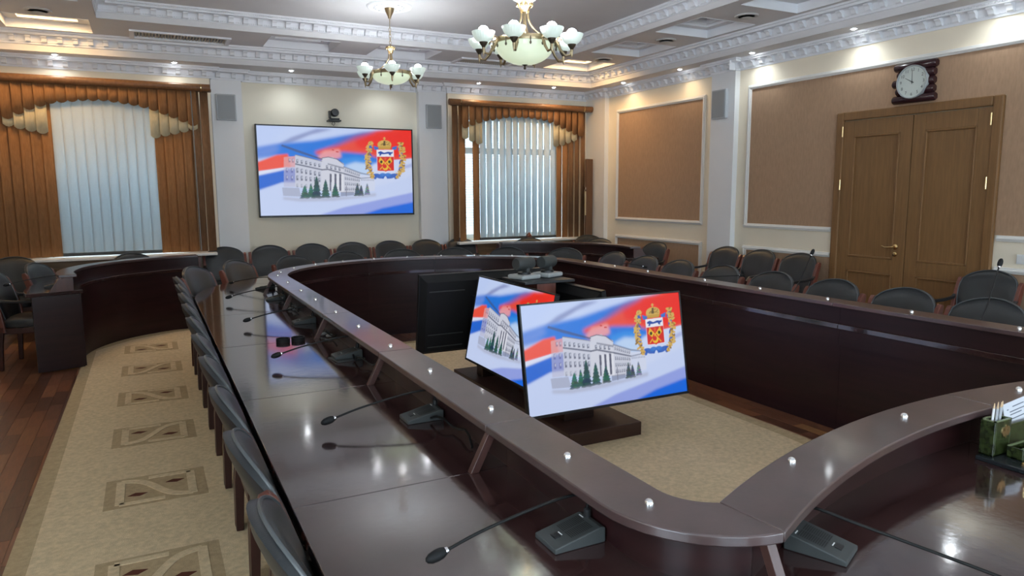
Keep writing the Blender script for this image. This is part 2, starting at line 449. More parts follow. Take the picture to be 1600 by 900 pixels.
# coffers (x0,x1,y0,y1,lit)
coffers = [(5.50, 6.30, 8.96, 9.70, 1), (-1.27, -.43, 9.20, 9.92, 1)]
for k in range(1, 8): coffers.append((5.50, 6.30, 8.96 - 1.37 * k, 9.75 - 1.37 * k, 0)); coffers.append((-1.27, -.47, 8.96 - 1.37 * k, 9.75 - 1.37 * k, 0))
coffers += [(1.46, 2.30, 9.2, 9.86, 0), (2.81, 3.66, 9.2, 9.86, 0)]
ventboxes = [(.0, 1.0, 9.56, 9.92), (4.1, 4.9, 9.5, 9.84)]
# tier-one sheet : cells over a coordinate grid, leaving the coffer and vent openings
xs = sorted({-1.48, 6.5, -.35, 5.37, *[v for c in coffers for v in c[:2]], *[v for c in ventboxes for v in c[:2]]})
ys = sorted({-2.0, 10.14, -1.05, 9.07, *[v for c in coffers for v in c[2:4]], *[v for c in ventboxes for v in c[2:4]]})
for i in range(len(xs) - 1):
    for j in range(len(ys) - 1):
        mx, my = (xs[i] + xs[i + 1]) / 2, (ys[j] + ys[j + 1]) / 2
        if -.35 < mx < 5.37 and -1.05 < my < 9.07: continue
        if any(c[0] < mx < c[1] and c[2] < my < c[3] for c in coffers): continue
        if any(c[0] < mx < c[1] and c[2] < my < c[3] for c in ventboxes): continue
        cb.add([(xs[i], ys[j], Z1), (xs[i + 1], ys[j], Z1), (xs[i + 1], ys[j + 1], Z1), (xs[i], ys[j + 1], Z1)], [(0, 1, 2, 3)])
ceiling = struct(cb.build('ceiling', M['ceil']))
for x0, x1, y0, y1, lit in coffers:
    b = B(); R = [(x0, y0), (x1, y0), (x1, y1), (x0, y1)]
    sweep(b, R, [(0, Z1 - .004), (0, Z1 + .10), (.02, Z1 + .10), (.02, Z1 + .085), (.13, Z1 + .085), (.13, Z1 + .11), (.16, Z1 + .12), (.16, Z1 + .20)])
    I = offset(R, -.16)
    if not lit: b.add([(*p, Z1 + .2) for p in I], [(0, 1, 2, 3)])
    cf = b.build('coffer', M['white'], ceiling)
    if lit:
        g = B(); g.add([(*p, Z1 + .2) for p in I], [(3, 2, 1, 0)])
        g.build('lit_panel', M['warm'], cf)
        s = B()
        for q in range(2):
            yy = y0 + .03 if q else y1 - .06
            s.box(x0 + .05, x1 - .05, yy, yy + .03, Z1 + .085, Z1 + .0851)
        L = bpy.data.lights.new('coffer_lamp', 'AREA'); L.shape = 'RECTANGLE'; L.size = .4; L.size_y = .4; L.energy = 7; L.color = (1, .62, .27)
        o = bpy.data.objects.new('coffer_lamp', L); COL.objects.link(o); o.location = ((x0 + x1) / 2, (y0 + y1) / 2, Z1 + .19)
for x0, x1, y0, y1 in ventboxes:
    R = [(x0, y0), (x1, y0), (x1, y1), (x0, y1)]
    b = B(); sweep(b, R, [(-.05, Z1 - .001), (-.05, Z1 - .02), (.0, Z1 - .02), (.0, Z1 + .08)])
    v = b.build('air_grille', M['white'])
    tag(v, 'long slatted air grille in the ceiling ' + ('above the left window' if x0 < 1 else 'behind the hanging chandeliers'), 'vent')
    B().box(x0, x1, y0, y1, Z1 + .06, Z1 + .07).build('duct', M['dark'], v)
    p = B(); p.box(-.007, .007, y0 + .02 - (y0 + y1) / 2, y1 - .02 - (y0 + y1) / 2, 0, .03)
    n = int((x1 - x0) / .034)
    so = None
    for k in range(n):
        lo = (x0 + (k + .5) * (x1 - x0) / n, (y0 + y1) / 2, Z1 + .0)
        if so is None: so = p.build('slat', M['ventbox'], v, local=True); so.location = lo; so.rotation_euler = (0, .5, 0)
        else: piece(so, v, lo, (0, .5, 0))

# ---- cornices with brackets and bead strips
def bracket_mesh(parent, name='bracket'):
    prof = [(.0, .0), (.012, -.004), (.034, .006), (.04, .024), (.05, .04), (.07, .05), (.078, .062), (.0, .075)]
    b = B(); w = .027
    b.add([(-w, y, z) for y, z in prof] + [(w, y, z) for y, z in prof], [tuple(range(8)), tuple(range(8, 16))[::-1]] + [(i, (i + 1) % 8, 8 + (i + 1) % 8, 8 + i) for i in range(8)])
    return b.build(name, M['white'], parent, local=True)
tri = [0]
def cornice(path, prof, zb, spacing, din, closed=True, skip=None, beads=()):
    tri[0] += 1
    b = B(); sweep(b, path, prof, closed)
    t = struct(b.build('trim_%d' % tri[0], M['white'], smooth=30))
    proto = None; n = len(path); bead = B()
    for i in range(n if closed else n - 1):
        p = Vector(path[i]); q = Vector(path[(i + 1) % n]); d = q - p; Ln = d.length
        if Ln < .15: continue
        u = d / Ln; inn = Vector((-u.y, u.x)); ang = math.atan2(u.y, u.x)
        k = max(1, int(round(Ln / spacing)))
        for j in range(k):
            c = p + u * (Ln * (j + .5) / k) + inn * din
            if skip and skip(c): continue
            if proto is None: proto = bracket_mesh(t); proto.location = (c.x, c.y, zb); proto.rotation_euler = (0, 0, ang)
            else: piece(proto, t, (c.x, c.y, zb), (0, 0, ang))
        for dist, z, s in beads:
            kk = int(Ln / (s * 1.7))
            for j in range(kk):
                c = p + u * (Ln * (j + .5) / kk) + inn * dist
                if c.y < 3.5 or (skip and skip(c)): continue
                T = Matrix.Translation((c.x, c.y, z)) @ Matrix.Rotation(ang, 4, 'Z')
                h = s / 2
                bead.add([(-h, -h, -h), (h, -h, -h), (h, h * .8, -h), (-h, h * .8, -h), (-h, -h, h), (h, -h, h), (h, h * .8, h), (-h, h * .8, h)], [(0, 1, 5, 4), (1, 2, 6, 5), (2, 3, 7, 6), (3, 0, 4, 7), (3, 2, 1, 0)], T)
    if bead.v:
        o = bead.build('bead_strip', M['white'], t); o['kind'] = 'stuff'
    return t
# wall cornice path follows the bays and pilasters
wp = [(XL, YF), (XR, YF), (XR, 6.99), (6.77, 6.99), (6.77, 7.42), (XR, 7.42), (XR, 9.90), (6.77, 9.90), (6.77, 10.46), (4.24, 10.46), (4.24, 10.50), (3.78, 10.50), (3.78, YB), (1.25, YB), (1.25, 10.52), (.86, 10.52), (.86, 10.46), (-1.62, 10.46), (-1.62, 10.52), (XL, 10.52)]
cornice(wp, [(0, 3.160), (.014, 3.160), (.018, 3.182), (.022, 3.186), (.022, 3.225), (.03, 3.246), (.045, 3.254), (.088, 3.256), (.092, 3.278), (.108, 3.282), (.112, 3.30)], 3.185, .158, .022,
        skip=lambda c: c.y < 3.0 or c.x < XL + .2, beads=((.02, 3.192, .014), (.098, 3.276, .012)))
cornice(PA, [(0, 3.30), (-.004, 3.30), (-.004, 3.372), (.012, 3.376), (.016, 3.396), (.022, 3.400), (.022, 3.44), (.03, 3.462), (.045, 3.470), (.096, 3.473), (.102, 3.497), (.12, 3.5), (.124, 3.52)], 3.398, .158, .02,
        skip=lambda c: c.y < 2.6 or c.x < -1.3)
cornice(PBp, [(0, 3.52), (-.004, 3.52), (-.004, 3.585), (.012, 3.588), (.016, 3.604), (.022, 3.608), (.022, 3.636), (.03, 3.655), (.045, 3.662), (.096, 3.665), (.102, 3.688), (.12, 3.692), (.124, 3.71)], 3.592, .158, .02,
        skip=lambda c: c.y < 4.0 or c.x < -.2, beads=((.018, 3.60, .014), (.11, 3.684, .012)))
# capital block where the right pilaster meets the cornice
B().box(6.66, 6.78, 6.985, 7.0, 3.16, 3.30).build('capital', M['white'], wall_right)

# ---- door
def door():
    b = B()
    x = XR - .045
    w = .09
    b.box(x, XR, DY0, DY0 + w, 0, DZ); b.box(x, XR, DY1 - w, DY1, 0, DZ); b.box(x, XR, DY0 + w, DY1 - w, DZ - w, DZ)
    d = struct(b.build('door_1', M['door_dark'], bevel=.012))
    mid = 4.60
    for (y0, y1) in ((DY0 + w, mid - .004), (mid + .004, DY1 - w)):
        lf = B(); xl = XR - .028
        z1 = DZ - w - .005; st = .15
        lf.box(xl, XR, y0, y0 + st * .85, 0.01, z1); lf.box(xl, XR, y1 - st * .85, y1, .01, z1)
        for r0, r1 in ((.01, .2), (.78, .93), (z1 - .16, z1)): lf.box(xl, XR, y0 + st * .85, y1 - st * .85, r0, r1)
        leaf = lf.build('door_leaf', M['door'], d, bevel=.004)
        for r0, r1 in ((.2, .78), (.93, z1 - .16)):
            p = B(); p.box(XR - .014, XR, y0 + st * .85, y1 - st * .85, r0, r1)
            p.build('door_panel', M['door'], leaf)
            q = B(); a0, a1 = y0 + st * .85, y1 - st * .85; s = .02
            for c in ((a0, a1, r0, r0 + s), (a0, a1, r1 - s, r1), (a0, a0 + s, r0, r1), (a1 - s, a1, r0, r1)):
                q.box(XR - .034, XR - .010, *c)
            q.build('panel_bead', M['door_dark'], leaf, bevel=.006)
    # lever handle on the left (far) leaf
    hy = 4.70; hx = XR - .03
    h = B(); T = Matrix.Translation((hx, hy, 1.066)) @ Matrix.Rotation(-PI / 2, 4, 'Y')
    h.lathe([(.001, 0), (.028, 0), (.028, .006), (.014, .012), (.012, .05), (.001, .052)], n=16, T=T)
    h.tube([(hx - .045, hy, 1.066), (hx - .052, hy + .03, 1.064), (hx - .05, hy + .08, 1.06), (hx - .045, hy + .125, 1.072)], [.009, .009, .008, .006], 8)
    h.build('door_handle', M['gold'], d, smooth=40)
    k = B(); T = Matrix.Translation((hx, hy, .99)) @ Matrix.Rotation(-PI / 2, 4, 'Y')
    k.lathe([(.001, 0), (.024, 0), (.024, .006), (.011, .01), (.011, .018), (.001, .018)], n=16, T=T)
    k.build('lock_rosette', M['gold'], d, smooth=40)
    for y in (DY0 + w, DY1 - w):
        for z in (.3, 1.65, 2.22):
            hg = B(); hg.lathe([(.001, 0), (.009, .0), (.009, .11), (.001, .11)], c=(XR - .05, y, z), n=10); hg.build('hinge', M['gold'], d, smooth=40)
    return d
door()
# light switch plate beside the door
b = B(); b.box(XR - .012, XR, 3.46, 3.56, .99, 1.075)
sw = tag(b.build('light_switch', M['whiteplastic'], bevel=.004), 'white wall light switch at the right edge beside the door', 'switch')
for q in (0, 1): B().box(XR - .016, XR - .012, 3.468 + q * .043, 3.509 + q * .043, 1.0, 1.065).build('rocker', M['whiteplastic'], sw, bevel=.002)

# ================================================================== CONFERENCE TABLE
XC = 2.58
def path_at(d):
    # plan outline of the ring at a distance d outside the rim's inner edge, CCW seen from above, always the same vertex count
    R, cy, r, h = 3.3 - d, 1.54 - 3.3, .14 + d, 1.335
    cx = XC - h
    lo, hi = cx - .6 * r, cx + .3 + .2 * d
    f = lambda x: (cy + math.sqrt(R * R - (x - XC) ** 2)) - (1.36 - math.sqrt(max(0, r * r - (x - cx) ** 2)))
    for _ in range(40):
        m = (lo + hi) / 2
        if f(m) > 0: hi = m
        else: lo = m
    xk = lo; a = math.asin((XC - xk) / R)
    near = [(XC + R * math.sin(t), cy + R * math.cos(t)) for t in [-a + 2 * a * i / 24 for i in range(25)]]
    t0 = math.asin(max(-1, min(1, (cx - xk) / r)))      # left corner starts here
    rc = [(2 * XC - (cx - r * math.sin(t)), 1.36 - r * math.cos(t)) for t in [t0 + (PI / 2 - t0) * i / 10 for i in range(1, 11)]]
    xi = XC - 1.105 + d
    side = [(XC + xi, y) for y in SEAMS]
    far = []
    for i in range(61):
        t = PI * i / 60; A_, B_ = XC - 1.105, 1.215
        nx, ny = math.cos(t) / A_, math.sin(t) / B_; L = math.hypot(nx, ny)
        far.append((XC + A_ * math.cos(t) + d * nx / L, 6.6 + B_ * math.sin(t) + d * ny / L))
    return near + rc + side + far + [(XC - xi, y) for y in SEAMS[::-1]] + [(2 * XC - x, y) for x, y in rc[::-1]]
SEAMS = [2.02, 3.22, 4.42, 5.62]
RI = path_at(0)
NN = len(RI)
idx_near_r = 24
i_rc = 25 + 9
i_side = 35; i_far = i_side + 4; i_sideL = i_far + 61
cuts = [0, 12, 24] + [i_side + k for k in range(4)] + [i_far + k for k in (10, 25, 35, 50)] + [i_sideL + k for k in range(4)] + [NN]
table = thing('conference_table', 'large dark mahogany ring conference table with a raised inner rim', 'table', (XC, 4.4, 0))
def ring_part(name, m, d0, d1, z0, z1, bevel=0, gap=.0005, cutlist=None, smooth=0):
    A, C = path_at(d0), path_at(d1)
    cl = cutlist or cuts
    for s, e in zip(cl[:-1], cl[1:]):
        a = [A[i % NN] for i in range(s, e + 1)]; c = [C[i % NN] for i in range(s, e + 1)]
        def trim(q):
            q = list(q)
            for k, o in ((0, 1), (-1, -2)):
                v = Vector(q[k]) - Vector(q[o]); L = v.length
                w = Vector(q[k]) - v * min(.4, gap / max(L, 1e-5)); q[k] = (w.x, w.y)
            return q
        B().band(trim(c), trim(a), z0, z1).build(name, m, table, bevel=bevel, smooth=smooth)
ring_part('tabletop', M['mahog'], .065, .79, .715, .75, bevel=.003, smooth=30)
ring_part('rim_shelf', M['mahog_rim'], 0, .175, .875, .902, bevel=.004, smooth=30)
ring_part('fascia', M['mahog_side'], .082, .098, .75, .875, smooth=30, gap=.0006)
ring_part('apron', M['mahog_side'], .085, .11, .60, .715, smooth=30, gap=.0006)
ring_part('front_panel', M['mahog_side'], .105, .135, 0.0, .60, smooth=30, gap=.0006)
# brackets that carry the rim, at the seams, leaning outwards
for i in (0, 12, 24, *[i_side + k for k in range(4)], i_far, *[i_far + k for k in (10, 25, 35, 50)], i_far + 60, *[i_sideL + k for k in range(4)]):
    p = Vector(RI[i]); q = Vector(offset(RI, 1.0)[i]); o = (q - p); 
    n = Vector(offset(RI, .01)[i]) - p; n.normalize()
    t = Vector((-n.y, n.x))
    b = B(); f = lambda d, s, z: (p.x + n.x * d + t.x * s, p.y + n.y * d + t.y * s, z)
    w = .013
    b.add([f(.205, -w, .75), f(.235, -w, .75), f(.17, -w, .875), f(.14, -w, .875), f(.205, w, .75), f(.235, w, .75), f(.17, w, .875), f(.14, w, .875)],
          [(0, 1, 2, 3), (7, 6, 5, 4), (0, 4, 5, 1), (1, 5, 6, 2), (2, 6, 7, 3), (3, 7, 4, 0)])
    b.build('rim_bracket', M['bracket'], table, bevel=.002)
# cross supports under the top
for y in (2.3, 3.9, 5.4, 6.6):
    for s in (-1, 1):
        x0, x1 = sorted((XC + s * 1.615, XC + s * 1.76))
        B().box(x0, x1, y - .02, y + .02, 0, .714).build('support_panel', M['mahog_side'], table)
for a in (40, 75, 105, 140):
    i = i_far + int(a / 3); p = Vector(offset(RI, .14)[i]); q = Vector(offset(RI, .25)[i]); d = (q - p).normalized(); t = Vector((-d.y, d.x)) * .02
    B().prism([tuple(p + t), tuple(p - t), tuple(q - t), tuple(q + t)], 0, .714).build('support_panel', M['mahog_side'], table)
# chrome dome stops along the rim
dome = B(); dome.lathe([(.0125, 0), (.0125, .003), (.0112, .0085), (.008, .0125), (.004, .0145), (.001, .015)], n=16)
dome_o = None
mid = path_at(.0875)
def at_y(y, s):
    return (XC + s * (XC - 1.105 + .0875), y)
stops = [at_y(y, -1) for y in (1.655, 2.16, 2.76, 3.31, 3.9, 4.44, 5.05, 5.58, 6.16)] + [at_y(y, 1) for y in (1.5, 2.11, 2.72, 3.33, 3.94, 4.55, 5.32, 5.85, 6.4)]
stops += [(1.03, 1.30), (1.548, 1.332), (2.19, 1.438), (2.865, 1.442), (3.5, 1.36)]
stops += [mid[i_far + k] for k in (6, 13, 19, 24, 29, 34, 39, 44, 49, 54, 58)]
for x, y in stops:
    lo = (x - XC, y - 4.4, .902)
    if dome_o is None: dome_o = dome.build('chrome_dome', M['chrome'], table, local=True, smooth=60); dome_o.location = lo; dome_o['label'] = 'small chrome dome'
    else: piece(dome_o, table, lo)
# cable runs with plugs lying under the left rim
def cable(name, label, pts, r, m, plugs=()):
    b = B(); b.tube(pts, r, 6)
    for p in plugs: b.lathe([(.001, -.02), (.011, -.02), (.014, .0), (.011, .03), (.001, .03)], c=p, n=8)
    return tag(b.build(name, m, smooth=60), label, 'cable')
for k, y in enumerate((2.05, 3.25, 4.15, 5.3, 5.95)):
    pts = []
    for j in range(9):
        t = j / 8
        pts.append((.965 + .022 * math.sin(5 * t + k), y + .16 + .42 * t, .757 + .03 * abs(math.sin(7 * t + k))))
    nm = ['nearest the camera', 'second from the camera', 'third from the camera', 'fourth from the camera', 'farthest from the camera']
    c = cable('connector_cable', 'looped dark cable with pale plugs under the left table rim, ' + nm[k], pts, .005, M['cable'])
    c['group'] = 'cables under the table rim'
    for dx, dy, rz in (((.0, .27, .4), (-.012, .34, 1.2), (.012, .41, -.5)) if k > 1 else ()):
        T = Matrix.Translation((.965 + dx, y + dy, .764)) @ Matrix.Rotation(rz, 4, 'Z') @ Matrix.Rotation(1.35, 4, 'X')
        B().lathe([(.001, -.032), (.006, -.03), (.010, -.02), (.010, .02), (.006, .03), (.001, .032)], n=10, T=T).build('plug', M['cablew'], c, smooth=50)

# ================================================================== CURVED SIDE TABLES IN THE FAR CORNERS
def side_table(cx, cy, a0, a1, label, flip):
    t = thing('curved_side_table', label, 'table', (cx, cy, 0), 0, 'curved corner tables')
    zf = 0 if flip else .0128
    def arc(r, n=36):
        q = [(cx + r * math.cos(math.radians(a0 + (a1 - a0) * i / n)) * (-1 if flip else 1), cy + r * math.sin(math.radians(a0 + (a1 - a0) * i / n))) for i in range(n + 1)]
        return q
    def part(name, m, r0, r1, z0, z1, bevel=0):
        B().band(arc(r0), arc(r1), z0 or zf, z1).build(name, m, t, bevel=bevel, smooth=30)
    part('tabletop', M['mahog'], 1.30, 1.76, .715, .75, .004)
    part('rim_shelf', M['mahog_rim'], 1.34, 1.49, .875, .902, .004)
    part('fascia', M['mahog_side'], 1.38, 1.40, .75, .875)
    part('front_panel', M['mahog_side'], 1.32, 1.345, 0, .715)
    for aa, nm in ((a0, 0), (a1, 1)):
        th = math.radians(aa); u = Vector((math.cos(th) * (-1 if flip else 1), math.sin(th))); w = Vector((-u.y, u.x)) * .015
        s = 1 if (nm == 0) != flip else -1
        c0 = Vector((cx, cy)) + w * s * 1.3
        p, q = c0 + u * 1.34, c0 + u * 1.72
        B().prism([tuple(p + w), tuple(p - w), tuple(q - w), tuple(q + w)], zf, .715).build('end_panel', M['mahog_side'], t)
        p, q = c0 + u * 1.38, c0 + u * 1.49
        b = B(); 
        b.add([(*(p + w), .75), (*(p - w), .75), (*(p - w), .875), (*(p + w), .875), (*(c0 + u * 1.58 + w), .75), (*(c0 + u * 1.58 - w), .75), (*(q - w), .875), (*(q + w), .875)],
              [(0, 1, 2, 3), (7, 6, 5, 4), (0, 4, 5, 1), (1, 5, 6, 2), (2, 6, 7, 3), (3, 7, 4, 0)])
        b.build('rim_end', M['bracket'], t)
    return t
side_table(.66, 8.18, 195, 96, 'curved dark side table in the far left corner under the left window', False)
side_table(4.50, 8.18, 195, 98, 'curved dark side table in the far right corner by the right window', True)

# ================================================================== CHAIRS
def prof_y(h): return -.185 - .12 * h - .36 * h * h
def make_chair():
    root = thing('armchair', 'x', 'chair')
    # seat cushion
    b = B(); n = 10
    sec = []
    def ring(z, s, k=4.2):
        return [(.238 * s * math.copysign(abs(math.cos(a)) ** (2 / k), math.cos(a)), .02 + .235 * s * math.copysign(abs(math.sin(a)) ** (2 / k), math.sin(a)), z) for a in [2 * PI * i / 28 for i in range(28)]]
    R = [ring(.40, .90), ring(.405, .98), ring(.44, 1.0), ring(.468, .97), ring(.482, .85), ring(.488, .5)]
    vs = [p for r in R for p in r]
    fs = [(j * 28 + i, j * 28 + (i + 1) % 28, (j + 1) * 28 + (i + 1) % 28, (j + 1) * 28 + i) for j in range(5) for i in range(28)] + [tuple(range(28))[::-1], tuple(range(140, 168))]
    b.add(vs, fs); b.build('seat', M['leather'], root, smooth=60, local=True)
    # padded, curved backrest with an arched top
    nu, nv = 12, 12; H = .49
    def P(u, v, side):
        hw = .192 + .052 * math.sin(min(1, v / .85) * PI / 2) ** 1.3
        au = abs(u)
        h = v * (H - .075 * au ** 2 - .012 * au ** 8)
        x = hw * u * (1 - .06 * max(0, v - .85) / .15 * au ** 4)
        edge = (1 - au ** 6) * (1 - max(0, (v - .8) / .2) ** 4 * .85) * (1 - max(0, (.12 - v) / .12) ** 3 * .7)
        y = prof_y(h) + .035 * u * u
        return (x, y + (.010 + .028 * edge if side else -.012 - .016 * edge), .44 + h)
    b = B(); vs = []; fs = []
    for side in (1, 0):
        for j in range(nv + 1):
            for i in range(nu + 1): vs.append(P(-1 + 2 * i / nu, j / nv, side))
    w = nu + 1; off = w * (nv + 1)
    for j in range(nv):
        for i in range(nu):
            q = (j * w + i, j * w + i + 1, (j + 1) * w + i + 1, (j + 1) * w + i)
            fs.append(q[::-1]); fs.append(tuple(k + off for k in q))
    loop = [i for i in range(w)] + [j * w + nu for j in range(1, nv + 1)] + [nv * w + i for i in range(nu - 1, -1, -1)] + [j * w for j in range(nv - 1, 0, -1)]
    for k in range(len(loop)):
        a, c = loop[k], loop[(k + 1) % len(loop)]
        fs.append((a, c, c + off, a + off))
    b.add(vs, fs); b.build('backrest', M['leather'], root, smooth=50, local=True)
    # piping round the arch
    pts = [P(-1, v, 1) for v in (.1, .3, .5, .7, .85, .95)] + [P(u, 1, 1) for u in [-1 + i / 6 for i in range(13)]] + [P(1, v, 1) for v in (.95, .85, .7, .5, .3, .1)]
    B().tube(pts, .0055, 6).build('piping', M['piping'], root, smooth=60, local=True)
    for s in (-1, 1):
        # wooden side posts of the back
        pp = [(s * .259, prof_y(h) + .02, .44 + h) for h in (-.08, 0, .1, .2, .3, .375)]
        ppx = [(s * .260, prof_y(.405) + .02, .845)]
        B().tube(pp + ppx, [.06, .062, .065, .065, .062, .055, .03], w=.034, up=(1, 0, 0)).build('back_post', M['redwood'], root, local=True, bevel=.006)
        ar = [(s * .260, prof_y(.26) + .03, .70), (s * .262, -.17, .666), (s * .263, -.05, .652), (s * .263, .08, .650), (s * .262, .175, .64), (s * .260, .215, .60)]
        B().tube(ar, [.030, .034, .036, .036, .034, .03], w=.026, up=(0, 0, 1)).build('armrest', M['black'], root, local=True, bevel=.007)
        B().tube([(s * .263, .212, .61), (s * .258, .20, .42), (s * .256, .20, 0)], [.042, .042, .03], w=.036, up=(1, 0, 0)).build('leg', M['darkwood'], root, local=True, bevel=.004)
        B().tube([(s * .258, prof_y(-.02) + .02, .42), (s * .258, -.185, .25), (s * .256, -.195, 0)], [.05, .044, .034], w=.036, up=(1, 0, 0)).build('leg', M['darkwood'], root, local=True, bevel=.004)
    f = B(); f.box(-.24, .24, .185, .22, .345, .40); f.box(-.24, .24, -.20, -.165, .345, .40); f.box(-.252, -.225, -.2, .22, .345, .40); f.box(.225, .252, -.2, .22, .345, .40)
    f.build('seat_frame', M['darkwood'], root, local=True, bevel=.004)
    return root
chair0 = make_chair(); chair_used = [False]
TOPY = .330   # the arch of the back lies this far behind the chair's origin
def place_chair(tx, ty, face, label, group):
    # tx,ty = plan position of the top of the back ; face = direction the sitter faces (deg, 0=+x)
    a = math.radians(face); ox, oy = tx + math.cos(a) * TOPY, ty + math.sin(a) * TOPY
    c = chair0 if not chair_used[0] else copy_tree(chair0)
    chair_used[0] = True
    c.location = (ox, oy, .0128 if tx < .9 and ty < 8.2 and tx > -.5 else 0); c.rotation_euler = (0, 0, a - PI / 2)
    c['label'] = label; c['group'] = group
    return c
ORD = ['nearest', 'second', 'third', 'fourth', 'fifth', 'sixth', 'seventh', 'eighth', 'ninth', 'tenth', 'eleventh']
ly = [1.60, 2.165, 2.73, 3.295, 3.86, 4.425, 4.99, 5.555, 6.125, 6.69]
for k, y in enumerate(ly):
    w = 'nearest the camera' if k == 0 else ('farthest of the row' if k == len(ly) - 1 else ORD[k] + ' from the camera')
    place_chair(.168, y, 0, 'black leather armchair along the left side of the table, ' + w, 'chairs along the left side of the table')
place_chair(.33, 7.60, -32, 'black leather armchair at the far left bend of the table, left of a pair', 'chairs at the far end of the table')
place_chair(.77, 8.13, -42, 'black leather armchair at the far left bend of the table, right of a pair', 'chairs at the far end of the table')
fe = [(1.45, 8.53, -68), (2.13, 8.78, -80), (2.88, 8.80, -97), (3.55, 8.62, -108), (4.22, 8.38, -124), (4.80, 7.83, -143)]
for k, (x, y, a) in enumerate(fe):
    place_chair(x, y, a, 'dark leather armchair behind the far curved rim, ' + ['leftmost', 'second', 'third', 'fourth', 'fifth', 'rightmost'][k] + (' of six' if k in (0, 5) else ' from the left'), 'chairs at the far end of the table')
ry = [6.98, 6.38, 5.80, 5.17, 4.54, 3.90, 3.29, 2.70]
for k, y in enumerate(ry):
    place_chair(4.992, y, 180, 'black leather armchair along the right side of the table, ' + ('farthest from the camera' if k == 0 else 'nearest the camera' if k == 7 else ORD[k] + ' from the far end'), 'chairs along the right side of the table')
for k, (y, l) in enumerate(((6.93, 'against the right wall, leftmost of three left of the door'), (6.34, 'against the right wall, middle of three left of the door'), (5.75, 'against the right wall, rightmost of three and next to the door'), (3.66, 'against the right wall under the switch, right of the door'))):
    place_chair(6.72, y, 180, 'black leather armchair ' + l, 'chairs along the right wall')
bx = [.895, 1.48, 2.065, 2.645, 3.22, 3.79, 4.36]
for k, x in enumerate(bx):
    place_chair(x, 10.40, -90, 'black leather armchair in the row along the back wall, ' + (['leftmost', 'second', 'third', 'fourth', 'fifth', 'sixth', 'rightmost'][k]) + ('' if k in (0, 6) else ' from the left'), 'chairs along the back wall')
place_chair(-1.43, 10.05, -90, 'black leather armchair in the far left corner under the brown blind', 'chairs in the far left corner')
place_chair(-1.14, 9.02, -20, 'grey black armchair behind the left curved table, nearer of two with backs to the window', 'chairs in the far left corner')
place_chair(-1.41, 8.30, -10, 'leather armchair at the left picture edge beside the end of the curved table', 'chairs in the far left corner')
place_chair(-.23, 9.92, -66, 'armchair behind the left curved table under the white blind, only its top showing', 'chairs in the far left corner')
place_chair(6.52, 10.02, -103, 'dark armchair in the far right corner in front of the leaning board', 'chairs in the far right corner')
place_chair(6.24, 9.20, -148, 'dark armchair behind the right curved table, in front of the corner chair', 'chairs in the far right corner')
place_chair(5.36, 9.92, -114, 'dark armchair behind the right curved table below the right window', 'chairs in the far right corner')
place_chair(6.50, 8.10, 183, 'leather armchair at the right end of the far right curved table by the wall panel', 'chairs in the far right corner')

# ================================================================== CARPETS
def carpet_left():
    x0, x1, ya, yb = -.665, .72, -1.5, 9.5
    arcp = []
    R = 1.34
    poly = [(x0, ya), (x1, ya), (x1, yb)]
    B_ = B(); B_.prism([(x0 + .09, ya), (x1, ya), (x1, 9.3), (.2, 9.3), (-.25, 9.0), (x0 + .09, 8.55)], 0, .012)
    t = B_.build('carpet_runner', M['carpet'])
    tag(t, 'long beige carpet with carved pattern blocks along the left chairs', 'carpet')
    B().box(x0, x0 + .09, ya, 8.75, 0, .0125).build('border', M['carpet_b'], t)
    b = B(); b.prism([(x0, 8.75), (x0 + .09, 8.55), (-.25, 9.0), (.2, 9.3), (.8, 9.3), (.8, 9.42), (.15, 9.42), (-.33, 9.1)], 0, .0125); b.build('border', M['carpet_b'], t)
    for k in range(8):
        yc = 8.43 - 1.03 * k; cx = -.055; hx, hy = .255, .215; m = -1 if k % 2 else 1
        z = .0122
        f = B(); f.box(cx - hx, cx + hx, yc - hy, yc + hy, z - .006, z + .0008)
        fo = f.build('pattern_field', M['carpet_d'], t)
        l = B(); zz = z + .0045; w = .022
        ix, iy = hx - .075, hy - .045
        l.box(cx - ix - w, cx - ix + w, yc - iy, yc + iy, z, zz); l.box(cx + ix - w, cx + ix + w, yc - iy, yc + iy, z, zz)
        l.box(cx - ix, cx + .04 * 1, yc - m * iy - .018, yc - m * iy + .018, z, zz); l.box(cx - .04, cx + ix, yc + m * iy - .018, yc + m * iy + .018, z, zz)
        S = [(cx + ix * 1.0 * (-1 + 2 * i / 16), yc - m * iy * .95 * math.tanh((-1 + 2 * i / 16) * 2.2) / math.tanh(2.2), z + .001) for i in range(17)]
        S = [(x, y, z + .002) for x, y, _ in S]
        l.tube(S, .006, w=.044, up=(0, 1, 0))
        l.build('pattern_line', M['carpet'], t, smooth=30)
        for sx in (-1, 1):
            d = B()
            px, py = cx + sx * .095, yc + m * sx * .06
            d.prism([(px - .05, py - .006), (px + .01, py - .026), (px + .05, py + .006), (px - .01, py + .026)], z, z + .0025)
            d.build('pattern_diamond', M['carpet_r'], t)
    return t
carpet_left()
